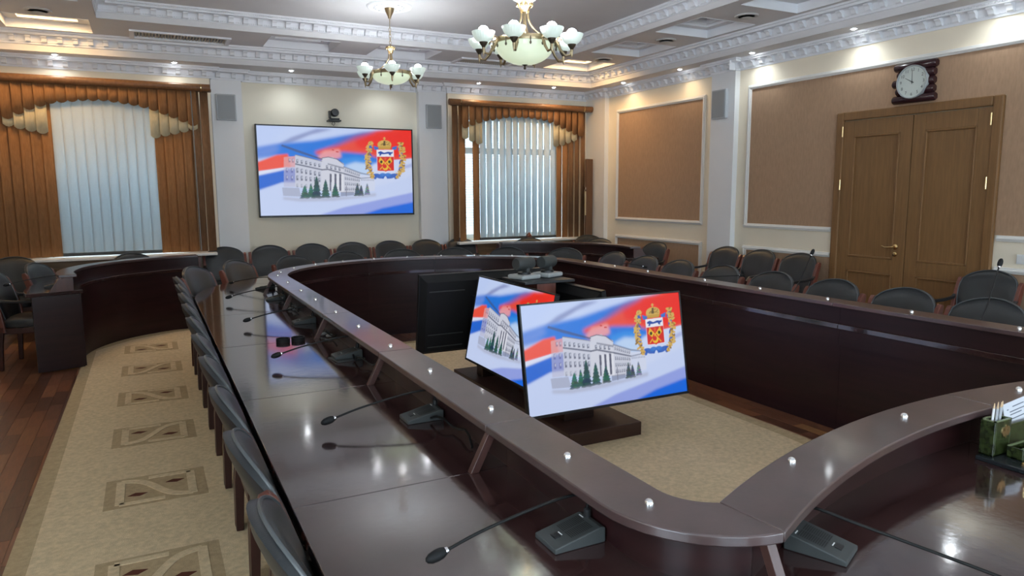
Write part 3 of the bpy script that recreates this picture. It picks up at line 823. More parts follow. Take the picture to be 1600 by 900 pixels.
def carpet_centre():
    def outline(g):
        P = []
        x0, x1, y0, y1 = 1.35 + g, 3.83 - g, 1.62 + g, 7.42 - g
        for i in range(17):
            t = PI / 2 * i / 16; P.append((x1 - 1.0 + 1.0 * math.sin(t), y0 + 1.75 - 1.75 * math.cos(t)))
        for i in range(17):
            t = PI / 2 * i / 16; P.append((x1 - 1.1 + 1.1 * math.cos(t), y1 - .75 + .75 * math.sin(t)))
        for i in range(17):
            t = PI / 2 * i / 16; P.append((x0 + 1.1 - 1.1 * math.sin(t), y1 - .75 + .75 * math.cos(t)))
        P.append((x0, y0))
        return P
    t = B().prism(outline(.0), 0, .010).build('carpet_centre', M['carpet_b'])
    tag(t, 'beige oval carpet inside the ring table under the monitors', 'carpet')
    B().prism(outline(.11), .008, .013).build('carpet_field', M['carpet'], t)
    f = B(); f.box(1.72, 1.98, 1.78, 2.02, .012, .0142); f.build('pattern_field', M['carpet_d'], t)
carpet_centre()

# ================================================================== SCREEN PICTURE (flag, building, coat of arms)
def homography(src, dst):
    A = []; bvec = []
    for (x, y), (u, v) in zip(src, dst):
        A.append([x, y, 1, 0, 0, 0, -u * x, -u * y]); bvec.append(u)
        A.append([0, 0, 0, x, y, 1, -v * x, -v * y]); bvec.append(v)
    h = np.linalg.solve(np.array(A, float), np.array(bvec, float))
    return np.append(h, 1).reshape(3, 3)
def paint():
    NX, NY = 960, 540
    Hm = homography([(20, 40), (1415, 82), (1430, 850), (62, 862)], [(0, 0), (NX, 0), (NX, NY), (0, NY)])
    def uv(pts):
        q = np.array([(x, y, 1.0) for x, y in pts]) @ Hm.T
        return q[:, :2] / q[:, 2:]
    img = np.zeros((NY, NX, 3)); img[:] = lin((196, 212, 248))
    yy, xx = np.mgrid[0:NY, 0:NX] + .5
    def poly_mask(pts):
        P = uv(pts); x0, y0 = np.floor(P.min(0)).astype(int); x1, y1 = np.ceil(P.max(0)).astype(int) + 1
        x0, y0 = max(0, x0), max(0, y0); x1, y1 = min(NX, x1), min(NY, y1)
        if x1 <= x0 or y1 <= y0: return None
        X, Y = xx[y0:y1, x0:x1], yy[y0:y1, x0:x1]; m = np.zeros(X.shape, bool)
        n = len(P); j = n - 1
        for i in range(n):
            xi, yi = P[i]; xj, yj = P[j]
            if yi != yj:
                c = ((yi > Y) != (yj > Y)) & (X < (xj - xi) * (Y - yi) / (yj - yi) + xi); m ^= c
            j = i
        return (slice(y0, y1), slice(x0, x1)), m
    def fill(pts, c, a=1.0):
        r = poly_mask(pts)
        if r is None: return
        s, m = r; c = np.array(lin(c)); img[s][m] = img[s][m] * (1 - a) + c * a
    def blur_fill(pts, c, k, a=1.0):
        m = np.zeros((NY, NX)); r = poly_mask(pts)
        if r is None: return
        m[r[0]] = r[1]
        ker = np.ones(2 * k + 1) / (2 * k + 1)
        for _ in range(2):
            m = np.apply_along_axis(lambda q: np.convolve(np.pad(q, k, mode='edge'), ker, 'valid'), 0, m)
            m = np.apply_along_axis(lambda q: np.convolve(np.pad(q, k, mode='edge'), ker, 'valid'), 1, m)
        m = (m * a)[..., None]
        img[:] = img * (1 - m) + np.array(lin(c)) * m
    def ell(cx, cy, rx, ry, c, a=1.0, rot=0):
        cr, sr = math.cos(rot), math.sin(rot)
        fill([(cx + rx * math.cos(t) * cr - ry * math.sin(t) * sr, cy + rx * math.cos(t) * sr + ry * math.sin(t) * cr) for t in [2 * PI * i / 16 for i in range(16)]], c, a)
    # flag folds
    blur_fill([(0, 0), (330, 30), (150, 200), (0, 300)], (190, 208, 250), 20, .6)
    blur_fill([(190, 230), (330, 150), (560, 70), (700, 75), (500, 125), (330, 200)], (120, 130, 185), 7, .75)
    blur_fill([(0, 250), (240, 205), (530, 180), (800, 130), (1000, 105), (1420, 80), (1420, 330), (1000, 400), (700, 420), (200, 320), (0, 340)], (30, 120, 225), 10)
    blur_fill([(0, 260), (200, 215), (240, 260), (150, 320), (0, 350)], (120, 150, 225), 14, .7)
    blur_fill([(540, 280), (760, 210), (900, 140), (1100, 90), (1440, 60), (1440, 350), (1200, 370), (1000, 300), (800, 280), (560, 310)], (235, 75, 55), 10)
    blur_fill([(900, 160), (1100, 100), (1430, 70), (1430, 320), (1250, 330), (1060, 270), (920, 240)], (238, 38, 25), 12, .95)
    blur_fill([(760, 230), (1020, 130), (1100, 100), (960, 100), (800, 150), (640, 260)], (110, 90, 170), 10, .55)
    blur_fill([(560, 330), (620, 270), (760, 255), (780, 330), (700, 360), (600, 360)], (240, 160, 160), 8, .9)
    blur_fill([(780, 350), (900, 330), (1040, 345), (1080, 400), (1060, 480), (900, 470), (780, 400)], (60, 150, 235), 10, .85)
    blur_fill([(800, 410), (900, 375), (1040, 395), (1080, 480), (960, 500)], (205, 225, 250), 9, .8)
    # lower right : white, then lilac and blue folds
    blur_fill([(1000, 520), (1060, 400), (1420, 345), (1440, 860), (900, 860)], (206, 218, 248), 6)
    fill([(1190, 352), (1250, 356), (1420, 344), (1425, 420), (1190, 440)], (206, 218, 248), .9)
    blur_fill([(1310, 420), (1430, 385), (1430, 420), (1320, 445)], (150, 160, 215), 5, .6)
    # left red and blue bands
    blur_fill([(20, 380), (200, 310), (300, 300), (330, 420), (40, 460)], (240, 85, 65), 5)
    fill([(30, 460), (300, 420), (300, 440), (30, 500)], (225, 230, 250), .9)
    blur_fill([(30, 500), (300, 440), (420, 430), (420, 560), (250, 560), (40, 635)], (40, 105, 215), 5)
    blur_fill([(30, 640), (250, 575), (500, 600), (1100, 600), (1440, 500), (1440, 660), (1000, 740), (560, 870), (40, 870)], (200, 214, 248), 9)
    blur_fill([(580, 860), (800, 790), (1440, 655), (1440, 860)], (150, 165, 232), 5)
    blur_fill([(960, 860), (1150, 800), (1440, 745), (1440, 870)], (25, 105, 225), 6)
    # building
    wallc, dk, rf = (205, 208, 222), (84, 88, 112), (70, 80, 120)
    fill([(265, 330), (365, 320), (365, 600), (265, 600)], (190, 185, 205), .55)
    fill([(265, 330), (365, 320), (365, 420), (265, 420)], (235, 150, 140), .6)
    fill([(365, 305), (605, 365), (605, 640), (365, 600)], wallc, .92)
    fill([(600, 335), (700, 330), (800, 390), (800, 655), (600, 640)], (212, 214, 226), .96)
    fill([(795, 415), (950, 480), (950, 660), (795, 655)], wallc, .94)
    fill([(940, 495), (1080, 505), (1080, 640), (940, 655)], (214, 220, 238), .75)
    fill([(250, 215), (390, 265), (610, 345), (605, 358), (375, 283), (240, 230)], rf, .75)
    fill([(365, 305), (605, 365), (605, 372), (365, 312)], dk, .7)
    fill([(365, 385), (605, 440), (605, 452), (365, 398)], dk, .85)
    fill([(600, 335), (660, 325), (740, 345), (800, 395), (800, 402), (735, 352), (660, 333), (600, 343)], dk, .8)
    fill([(655, 385), (800, 425), (800, 440), (655, 398)], dk, .6)
    fill([(600, 440), (655, 435), (800, 475), (950, 520), (950, 530), (800, 488), (655, 448), (600, 452)], dk, .85)
    fill([(795, 412), (950, 470), (1080, 500), (1080, 508), (950, 484), (795, 424)], dk, .6)
    fill([(950, 520), (1080, 512), (1080, 520), (950, 530)], dk, .6)
    def windows(x0, x1, n, yt0, yt1, h0, h1, w, c, a=.85):
        for i in range(n):
            t = (i + .5) / n; x = x0 + (x1 - x0) * t; y = yt0 + (yt1 - yt0) * t; h = h0 + (h1 - h0) * t
            fill([(x - w, y), (x + w, y), (x + w, y + h), (x - w, y + h)], c, a)
            fill([(x - w * .2, y + h * .1), (x + w * .8, y + h * .1), (x + w * .8, y + h * .6), (x - w * .2, y + h * .6)], (205, 212, 230), .8)
    windows(365, 600, 6, 345, 395, 34, 30, 9, dk)
    windows(365, 600, 6, 425, 470, 44, 38, 9, dk)
    windows(365, 600, 6, 495, 520, 44, 38, 9, dk)
    windows(365, 600, 6, 570, 585, 34, 34, 8, dk, .5)
    windows(300, 360, 2, 340, 345, 36, 36, 9, (110, 90, 130), .6)
    windows(270, 360, 2, 425, 430, 44, 42, 9, (70, 75, 150), .6)
    windows(270, 360, 2, 495, 500, 44, 42, 9, (70, 75, 150), .6)
    windows(630, 780, 4, 400, 430, 30, 28, 9, dk)
    windows(805, 945, 8, 435, 490, 24, 18, 5, dk)
    windows(805, 945, 8, 510, 535, 26, 20, 5, dk)
    windows(805, 945, 8, 560, 575, 26, 20, 5, dk)
    windows(805, 945, 8, 610, 615, 26, 20, 5, dk)
    windows(950, 1075, 9, 532, 535, 14, 14, 3.5, dk, .7)
    for x in (672, 715, 758):
        fill([(x, 480), (x + 18, 485), (x + 18, 640), (x, 640)], (60, 62, 90), .9)
    for x in (690, 733, 776): fill([(x, 480), (x + 22, 485), (x + 22, 645), (x, 645)], (226, 228, 238), .95)
    fill([(692, 258), (712, 262), (712, 272), (692, 268)], (200, 50, 50)); fill([(728, 275), (752, 278), (752, 288), (728, 285)], (200, 40, 40))
    # wall, trees, road
    fill([(250, 605), (400, 610), (420, 690), (260, 680)], (150, 150, 165), .55)
    fill([(770, 650), (890, 648), (890, 680), (770, 690)], (100, 105, 130), .6)
    rnd = random.Random(3)
    def tree(cx, base, top, w, c):
        for k in range(6):
            t0 = k / 6; y0 = base - (base - top) * t0; y1 = base - (base - top) * min(1, t0 + .32); ww = w * (1 - t0 * .88)
            fill([(cx - ww, y0 + 4), (cx - ww * .5, y0 + 9), (cx, y0 + 5), (cx + ww * .5, y0 + 10), (cx + ww, y0 + 3), (cx, y1)], tuple(int(v * rnd.uniform(.8, 1.2)) for v in c), .97)
        for k in range(14):
            t0 = rnd.random(); y0 = base - (base - top) * t0; x = cx + w * (1 - t0) * rnd.uniform(-.7, .7)
            ell(x, y0, 7, 4, tuple(min(255, int(v * rnd.uniform(.5, 1.7))) for v in c), .6)
    tree(505, 690, 575, 40, (48, 92, 88)); tree(555, 700, 500, 52, (36, 72, 70)); tree(450, 700, 585, 48, (52, 98, 92)); tree(635, 695, 535, 48, (44, 84, 80)); tree(722, 690, 570, 46, (44, 88, 84))
    tree(920, 680, 570, 34, (62, 78, 92)); tree(955, 680, 585, 30, (66, 82, 96)); tree(1010, 670, 570, 30, (110, 125, 140))
    fill([(684, 560), (692, 560), (692, 705), (684, 705)], (190, 196, 210)); fill([(818, 590), (824, 590), (824, 690), (818, 690)], (120, 120, 140))
    blur_fill([(260, 690), (420, 706), (900, 690), (1090, 660), (1090, 690), (700, 730), (420, 735), (260, 715)], (176, 180, 200), 6, .7)
    # coat of arms
    gold, gd, bl = (214, 176, 92), (150, 112, 44), (40, 95, 190)
    for s in (-1, 1):
        for k in range(15):
            t = k / 14; x = 1176 + s * (140 + 18 * math.sin(t * PI) - 28 * max(0, t - .8) * 5); y = 205 + 305 * t
            if k % 3 == 2: ell(x - s * 14, y, 17, 26, bl, .95, s * .3)
            for q in range(4):
                ell(x + s * rnd.uniform(-20, 20), y + rnd.uniform(-12, 12), 17, 9, gold if q else gd, .95, rnd.uniform(-1, 1))
            ell(x, y, 5, 5, gd, .9)
        fill([(1176 + s * 60, 240), (1176 + s * 108, 225), (1176 + s * 100, 262), (1176 + s * 66, 262)], (60, 110, 200))
        ell(1176 + s * 62, 505, 44, 20, bl, .95, s * -.35); ell(1176 + s * 24, 495, 30, 18, (50, 120, 210), .95); fill([(1176, 495), (1176 + s * 44, 528), (1176 + s * 16, 530)], bl)
    fill([(1096, 262), (1252, 262), (1258, 460), (1196, 462), (1180, 474), (1164, 464), (1102, 460)], (235, 235, 245))
    fill([(1100, 326), (1252, 326), (1255, 455), (1192, 458), (1180, 466), (1166, 459), (1104, 456)], (214, 44, 36))
    fill([(1108, 285), (1135, 275), (1165, 290), (1200, 280), (1236, 285), (1243, 275), (1244, 295), (1225, 302), (1230, 316), (1212, 312), (1205, 298), (1160, 304), (1140, 302), (1135, 318), (1118, 314), (1126, 300), (1112, 298)], (32, 72, 165))
    yel = (240, 192, 52)
    for s in (-1, 1):
        fill([(1176 + s * 52, 334), (1176 + s * 46, 330), (1176 - s * 54, 444), (1176 - s * 48, 448)], yel)
        fill([(1176 + s * 50, 340), (1176 + s * 62, 372), (1176 + s * 28, 405), (1176 + s * 12, 378)], yel)
        ell(1176 + s * 37, 374, 12, 14, (60, 60, 30))
    fill([(1172, 334), (1180, 334), (1180, 366), (1172, 366)], (228, 110, 50)); fill([(1164, 342), (1188, 342), (1188, 348), (1164, 348)], (228, 110, 50))
    ell(1176, 425, 26, 27, yel); ell(1170, 415, 19, 19, (214, 44, 36))
    # crown
    ell(1168, 215, 64, 42, gold); fill([(1108, 232), (1230, 232), (1222, 256), (1118, 256)], (196, 156, 70))
    for k in range(26):
        a = rnd.uniform(PI, 2 * PI); r = rnd.uniform(.2, .95); ell(1168 + 62 * r * math.cos(a), 222 + 42 * r * math.sin(a), 5, 4, (110, 86, 36), .8)
    fill([(1160, 180), (1176, 180), (1178, 225), (1158, 225)], (96, 76, 40)); fill([(1163, 145), (1172, 145), (1172, 178), (1163, 178)], gold); fill([(1156, 152), (1180, 152), (1180, 161), (1156, 161)], gold)
    return img.reshape(180, 3, 320, 3, 3).mean((1, 3))
PICT = paint()
def screen_mesh():
    nx, ny = 320, 180
    me = bpy.data.meshes.new('screen')
    gx, gz = np.meshgrid(np.linspace(-.5, .5, nx), np.linspace(.5, -.5, ny))
    co = np.stack([gx.ravel(), np.zeros(nx * ny), gz.ravel()], 1)
    idx = np.arange(nx * ny).reshape(ny, nx)
    q = np.stack([idx[1:, :-1], idx[1:, 1:], idx[:-1, 1:], idx[:-1, :-1]], -1).reshape(-1, 4)
    me.vertices.add(nx * ny); me.vertices.foreach_set('co', co.ravel().astype(np.float32))
    me.loops.add(q.size); me.loops.foreach_set('vertex_index', q.ravel().astype(np.int32))
    me.polygons.add(len(q)); me.polygons.foreach_set('loop_start', np.arange(0, q.size, 4, dtype=np.int32))
    try: me.polygons.foreach_set('loop_total', np.full(len(q), 4, dtype=np.int32))
    except Exception: pass
    me.update(calc_edges=True); me.validate()
    ca = me.color_attributes.new('picture', 'FLOAT_COLOR', 'POINT')
    ca.data.foreach_set('color', np.concatenate([PICT.reshape(-1, 3), np.ones((nx * ny, 1))], 1).astype(np.float32).ravel())
    me.materials.append(M['screen'])
    return me
SM = screen_mesh()
def add_screen(parent, w, h, loc=(0, 0, 0)):
    o = bpy.data.objects.new('screen', SM); COL.objects.link(o); o.parent = parent; o.scale = (w, 1, h); o.location = loc
    o['label'] = 'lit screen showing a flag, a columned building and a coat of arms'
    return o
# wall television : x 1.40..3.68, z 1.31..2.60
tv = thing('wall_television', 'large wall television showing a building and coat of arms on the back wall', 'television', (2.54, 10.555, 1.955))
b = B(); w, h, t = 2.28, 1.29, .018
for c in ((-w / 2, w / 2, h / 2 - t, h / 2), (-w / 2, w / 2, -h / 2, -h / 2 + t * 1.4), (-w / 2, -w / 2 + t, -h / 2, h / 2), (w / 2 - t, w / 2, -h / 2, h / 2)):
    b.box(c[0], c[1], -.03, .03, c[2], c[3])
b.build('bezel', M['black'], tv, local=True, bevel=.003)
B().box(-w / 2 + .01, w / 2 - .01, -.012, .04, -h / 2 + .01, h / 2 - .01).build('back_case', M['blackmat'], tv, local=True)
add_screen(tv, w - 2 * t, h - 2.4 * t, (0, -.014, .0036))
# video camera over the television
c = thing('conference_camera', 'small dark video camera on a bracket above the wall television', 'camera', (2.49, 10.6, 2.67))
B().box(-.09, .09, -.16, 0, .0, .02).build('shelf', M['grey'], c, local=True, bevel=.003)
B().box(-.07, .07, -.15, -.03, .02, .045).build('base', M['black'], c, local=True, bevel=.008)
B().box(-.075, -.045, -.12, -.06, .045, .15).build('yoke', M['grey'], c, local=True, bevel=.008)
T = Matrix.Translation((.012, -.03, .125)) @ Matrix.Rotation(PI / 2, 4, 'X')
B().lathe([(.001, 0), (.05, 0), (.056, .01), (.056, .10), (.045, .115), (.001, .118)], n=20, T=T).build('lens_head', M['black'], c, local=True, smooth=40)
B().tube([(0, -.01, 0), (-.02, -.02, -.03), (.01, -.015, -.05), (.03, -.02, -.02), (.02, -.01, 0)], .004, 6).build('cord', M['grey'], c, local=True, smooth=60)

# ---- wall speakers
def speaker(x, y, z, w, h, rotz, label):
    s = thing('wall_speaker', label, 'speaker', (x, y, z), rotz, 'wall speakers on the pilasters')
    B().box(-w / 2, w / 2, -.05, 0, -h / 2, h / 2).build('housing', M['speaker_rim'], s, local=True, bevel=.008)
    B().box(-w / 2 + .016, w / 2 - .016, -.056, -.05, -h / 2 + .016, h / 2 - .016).build('grille', M['speaker'], s, local=True, bevel=.003)
speaker(1.04, 10.52, 2.80, .25, .345, 0, 'grey wall speaker on the white pilaster left of the wall television')
speaker(4.01, 10.50, 2.80, .25, .355, 0, 'grey wall speaker on the white pilaster right of the wall television')
speaker(6.77, 7.23, 2.765, .26, .37, -PI / 2, 'grey wall speaker on the right wall pilaster between the brown panels')

# ================================================================== MONITOR ISLAND
isl = thing('monitor_plinth', 'low dark wood plinth carrying the ring of floor monitors', 'plinth', (2.60, 4.70, 0))
B().box(2.315, 2.885, 3.74, 5.68, .012, .105).build('plinth_base', M['plinth'], isl, bevel=.004)
B().box(2.50, 2.66, 4.50, 4.80, .105, .985).build('column', M['redwood'], isl, bevel=.004)
B().box(2.38, 2.80, 4.46, 4.84, .985, 1.005).build('column_top', M['black'], isl, bevel=.004)
for y0, y1 in ((3.98, 4.10), (5.30, 5.42)):
    B().box(2.42, 2.66 if y0 < 5 else 2.70, y0, y1, .105, .42).build('stand_post', M['plinth'], isl, bevel=.004)
def monitor(cx, cy, cz, ang, tilt, label):
    # ang: rotation about z of a screen that faces -y
    m = thing('floor_monitor', label, 'monitor', (cx, cy, cz), 0, 'floor monitors inside the table ring')
    m.rotation_euler = (-tilt, 0, ang)
    w, h, t = 1.24, .70, .011
    b = B()
    for c in ((-w / 2, w / 2, h / 2 - t, h / 2), (-w / 2, w / 2, -h / 2, -h / 2 + t * 1.5), (-w / 2, -w / 2 + t, -h / 2, h / 2), (w / 2 - t, w / 2, -h / 2, h / 2)):
        b.box(c[0], c[1], -.006, .03, c[2], c[3])
    b.build('bezel', M['black'], m, local=True, bevel=.002)
    B().box(-w / 2 + .004, w / 2 - .004, .002, .03, -h / 2 + .004, h / 2 - .004).build('back_case', M['blackmat'], m, local=True)
    add_screen(m, w - 2 * t, h - 2.5 * t, (0, -.001, .003))
    b = B(); b.add([(-w / 2 + .01, .03, -h / 2 + .01), (w / 2 - .01, .03, -h / 2 + .01), (w / 2 - .01, .03, h / 2 - .01), (-w / 2 + .01, .03, h / 2 - .01),
                    (-w / 2 + .06, .065, -h / 2 + .03), (w / 2 - .06, .065, -h / 2 + .03), (w / 2 - .06, .065, h / 2 - .06), (-w / 2 + .06, .065, h / 2 - .06)],
                   [(0, 1, 2, 3), (7, 6, 5, 4), (0, 4, 5, 1), (1, 5, 6, 2), (2, 6, 7, 3), (3, 7, 4, 0)])
    b.build('rear_housing', M['blackmat'], m, local=True)
    r = B()
    for z in (.21, -.17, -.28):
        for s in (-1, 1): r.box(s * .38 - .16, s * .38 + .16, .065, .071, z - .004, z + .004)
    r.build('vent_slot', M['grey'], m, local=True)
    B().box(-.16, .16, .065, .13, -.12, .16).build('wall_mount', M['black'], m, local=True, bevel=.006)
    B().box(-.04, .04, .13, .165, -.05, .05).build('mount_arm', M['black'], m, local=True)
    return m
monitor(2.58, 3.70, .63, 0, math.radians(10), 'front floor monitor facing the camera, fully visible')
monitor(2.32, 4.65, .63, -PI / 2, math.radians(11), 'left facing floor monitor seen at an angle behind the front one')
monitor(2.58, 5.61, .63, PI, math.radians(9), 'far floor monitor seen from its black back, left of the others')
monitor(2.84, 4.65, .63, PI / 2, math.radians(11), 'right facing floor monitor, only its black top corner showing')
def ptz(x, y, ang, label):
    c = thing('ptz_camera', label, 'camera', (x, y, 1.005), ang, 'cameras on the monitor column')
    B().box(-.095, .095, -.085, .085, .002, .035).build('base', M['grey_light'], c, local=True, bevel=.012)
    B().lathe([(.001, .035), (.05, .035), (.05, .05), (.001, .05)], n=20).build('turntable', M['black'], c, local=True, smooth=40)
    B().box(.0, .035, -.03, .03, .045, .13).build('yoke', M['grey'], c, local=True, bevel=.01)
    T = Matrix.Translation((-.085, 0, .115)) @ Matrix.Rotation(PI / 2, 4, 'Y')
    B().lathe([(.033, .0), (.042, .0), (.046, .01), (.046, .15), (.04, .165), (.001, .168)], n=22, T=T).build('camera_head', M['grey'], c, local=True, smooth=40)
    T = Matrix.Translation((-.083, 0, .115)) @ Matrix.Rotation(PI / 2, 4, 'Y')
    B().lathe([(.001, .002), (.025, .002), (.033, .006), (.033, .01), (.001, .01)], n=20, T=T).build('lens', M['black'], c, local=True, smooth=40)
ptz(2.48, 4.66, 0.25, 'grey swivel camera on the monitor column, left of the two')
ptz(2.70, 4.70, .45, 'grey swivel camera on the monitor column, right of the two')

# ================================================================== MICROPHONES
def make_mic():
    # local: base centred at origin, gooseneck reaching towards +y (the sitter)
    m = thing('gooseneck_microphone', 'x', 'microphone')
    w = .053
    prof = [(-.075, 0), (-.075, .040), (-.06, .043), (.075, .014), (.075, 0)]
    b = B(); n = 5
    b.add([(-w, y, z) for y, z in prof] + [(w, y, z) for y, z in prof], [tuple(range(n)), tuple(range(n, 2 * n))[::-1]] + [(i, (i + 1) % n, n + (i + 1) % n, n + i) for i in range(n)])
    b.build('base', M['grey'], m, local=True, bevel=.003)
    sl = -(.043 - .014) / .135
    def top(y): return .043 + (y + .06) * sl
    ry = math.atan(sl)
    g = B()
    for k in range(13):
        y = -.045 + k * .0052
        for q in range(2):
            x0, x1 = (-.038, -.002) if q == 0 else (.002, .038)
            g.add([(x0, y - .0016, top(y - .0016) + .0006), (x1, y - .0016, top(y - .0016) + .0006), (x1, y + .0016, top(y + .0016) + .0006), (x0, y + .0016, top(y + .0016) + .0006)], [(0, 1, 2, 3)])
    g.build('grille', M['grille'], m, local=True)
    k = B(); y0, y1 = .036, .052
    k.add([(-.013, y0, top(y0)), (.013, y0, top(y0)), (.013, y1, top(y1)), (-.013, y1, top(y1)), (-.013, y0, top(y0) + .003), (.013, y0, top(y0) + .003), (.013, y1, top(y1) + .003), (-.013, y1, top(y1) + .003)],
          [(3, 2, 1, 0), (4, 5, 6, 7), (0, 1, 5, 4), (1, 2, 6, 5), (2, 3, 7, 6), (3, 0, 4, 7)])
    k.build('talk_button', M['black'], m, local=True)
    s = B()
    for (x0, x1, y) in ((-.010, .010, .030), (.018, .038, -.052)):
        s.add([(x0, y - .0015, top(y - .0015) + .0008), (x1, y - .0015, top(y - .0015) + .0008), (x1, y + .0015, top(y + .0015) + .0008), (x0, y + .0015, top(y + .0015) + .0008)], [(0, 1, 2, 3)])
    s.build('printed_mark', M['whiteplastic'], m, local=True)
    B().lathe([(.001, .038), (.010, .038), (.010, .062), (.006, .066), (.001, .066)], c=(.02, -.066, 0), n=12).build('neck_socket', M['black'], m, local=True, smooth=40)
    return m
def neck(m, pts):
    P = [Vector(p) for p in pts]
    # Catmull-Rom for a smooth gooseneck
    out = []
    Q = [P[0] * 2 - P[1]] + P + [P[-1] * 2 - P[-2]]
    for i in range(1, len(Q) - 2):
        for t in range(6):
            u = t / 6
            out.append(.5 * ((2 * Q[i]) + (-Q[i - 1] + Q[i + 1]) * u + (2 * Q[i - 1] - 5 * Q[i] + 4 * Q[i + 1] - Q[i + 2]) * u * u + (-Q[i - 1] + 3 * Q[i] - 3 * Q[i + 1] + Q[i + 2]) * u ** 3))
    out.append(P[-1])
    B().tube(out, .0042, 8).build('gooseneck', M['cable'], m, local=True, smooth=60)
    d = (P[-1] - P[-2]).normalized()
    T = Matrix.Translation(P[-1]) @ d.to_track_quat('Z', 'Y').to_matrix().to_4x4()
    B().lathe([(.001, -.004), (.0075, -.004), (.0085, .0), (.0085, .004), (.001, .004)], n=12, T=T).build('collar', M['chrome'], m, local=True, smooth=40)
    B().lathe([(.001, .003), (.010, .003), (.0135, .012), (.0145, .026), (.0125, .042), (.007, .052), (.001, .055)], n=14, T=T).build('microphone_head', M['blackmat'], m, local=True, smooth=50)
mic0 = make_mic(); mused = [False]
def place_mic(x, y, ang, label, pts):
    m = mic0 if not mused[0] else copy_tree(mic0)
    mused[0] = True
    m.location = (x, y, .7505); m.rotation_euler = (0, 0, ang); m['label'] = label; m['group'] = 'conference microphones'
    m['pts'] = 1
    pend.append((m, pts))
pend = []
SN = [(.02, -.066, .06), (.02, -.062, .095), (.02, -.02, .109), (.018, .08, .102), (.01, .24, .078), (.0, .345, .055)]
for k, y in enumerate((1.49, 2.62, 3.82, 5.02, 6.25)):
    place_mic(.925, y, PI / 2, 'grey gooseneck microphone on the left tabletop, ' + ['nearest the camera', 'second from the camera', 'third from the camera', 'fourth from the camera', 'farthest on the straight side'][k],
              [(p[0] + (.0 if k != 3 else .02) * p[1] * 3, p[1], p[2]) for p in SN])
place_mic(.95, 7.02, PI / 2 - .75, 'gooseneck microphone at the far left bend with its neck across a chair', SN)
place_mic(4.325, 4.86, -PI / 2 - .1, 'gooseneck microphone on the right table side with neck lying level outwards', [(.02, -.066, .06), (.02, -.062, .10), (.02, 0, .135), (.02, .2, .135), (.01, .46, .13)])
place_mic(4.325, 3.78, -PI / 2, 'raised gooseneck microphone on the right table side left of the door', [(.02, -.066, .06), (.02, -.066, .11), (.02, .0, .17), (.0, .09, .27), (-.01, .18, .405)])
place_mic(4.325, 2.42, -PI / 2, 'raised gooseneck microphone on the right table side right of the door', [(.02, -.066, .06), (.02, -.066, .11), (.02, .0, .17), (.0, .09, .28), (-.01, .17, .44)])
place_mic(4.325, 5.95, -PI / 2 - .3, 'gooseneck microphone with a low looped neck far along the right side', [(.02, -.066, .06), (.02, -.062, .12), (.02, -.02, .16), (.02, .08, .158), (.01, .2, .13)])
place_mic(1.457, 1.152, PI + .42, 'grey gooseneck microphone on the near end of the table at the right', [(.0, -.066, .06), (.0, -.062, .09), (.0, -.02, .105), (.0, .09, .092), (.0, .28, .07), (.0, .40, .055)])
place_mic(-.87, 8.2, PI / 2 + .1, 'gooseneck microphone on the far left curved table', SN)
for m, pts in pend: neck(m, pts)
for m, _ in pend: del m['pts']

# two black rings on the left tabletop, thin floor plate under the third microphone
for k, (x, y) in enumerate(((.685, 4.42), (.775, 4.42))):
    b = B(); b.lathe([(.034, 0), (.041, 0), (.041, .024), (.034, .024), (.034, 0)], n=28)
    o = b.build('black_ring', M['blackmat'], smooth=40); o.location = (x, y, .75)
    tag(o, ('left' if k == 0 else 'right') + ' one of two low black rings on the left tabletop', 'ring', 'pair of black rings')
b = B(); b.box(-.09, .09, -.07, .07, 0, .006)
o = b.build('cover_plate', M['grey'], bevel=.002); o.location = (.93, 3.80, .7502); o.rotation_euler = (0, 0, .15)
tag(o, 'thin grey plate under the third microphone on the left tabletop', 'plate')
for m, _ in pend:
    if abs(m.location.y - 3.82) < .01: m.location.z = .7565

# ================================================================== DESK ORGANISER
org = thing('desk_organiser', 'green marble desk organiser with a gilded eagle on a black slab', 'organiser', (2.62, 1.22, .75))
B().box(2.425, 2.86, .96, 1.335, .75, .765).build('base_slab', M['marble_b'], org, bevel=.003)
def openbox(b, x0, x1, y0, y1, z0, z1, t=.007):
    b.box(x0, x1, y0, y1, z0, z0 + t); b.box(x0, x0 + t, y0, y1, z0, z1); b.box(x1 - t, x1, y0, y1, z0, z1); b.box(x0 + t, x1 - t, y0, y0 + t, z0, z1); b.box(x0 + t, x1 - t, y1 - t, y1, z0, z1)
b = B(); openbox(b, 2.45, 2.545, 1.293, 1.34, .765, .885); b.build('pencil_box', M['green'], org, bevel=.002)
b = B()
for c in ((2.45, 2.545, 1.293, 1.30), (2.45, 2.545, 1.333, 1.34), (2.45, 2.457, 1.293, 1.34), (2.538, 2.545, 1.293, 1.34)): b.box(*c, .8835, .887)
b.build('box_edge', M['green_edge'], org)
b = B(); openbox(b, 2.547, 2.80, 1.30, 1.34, .765, .862); b.build('card_rack', M['green'], org, bevel=.002)
b = B(); openbox(b, 2.495, 2.60, 1.225, 1.275, .765, .805); b.build('clip_box', M['green'], org, bevel=.002)
b = B()
for c in ((2.495, 2.60, 1.225, 1.232), (2.495, 2.60, 1.268, 1.275)): b.box(*c, .8045, .807)
b.build('box_edge', M['green_edge'], org)
B().lathe([(.001, .765), (.016, .765), (.014, .772), (.005, .778), (.004, .83), (.006, .84), (.001, .842)], c=(2.47, 1.20, 0), n=14).build('pen_holder', M['gold'], org, smooth=40)
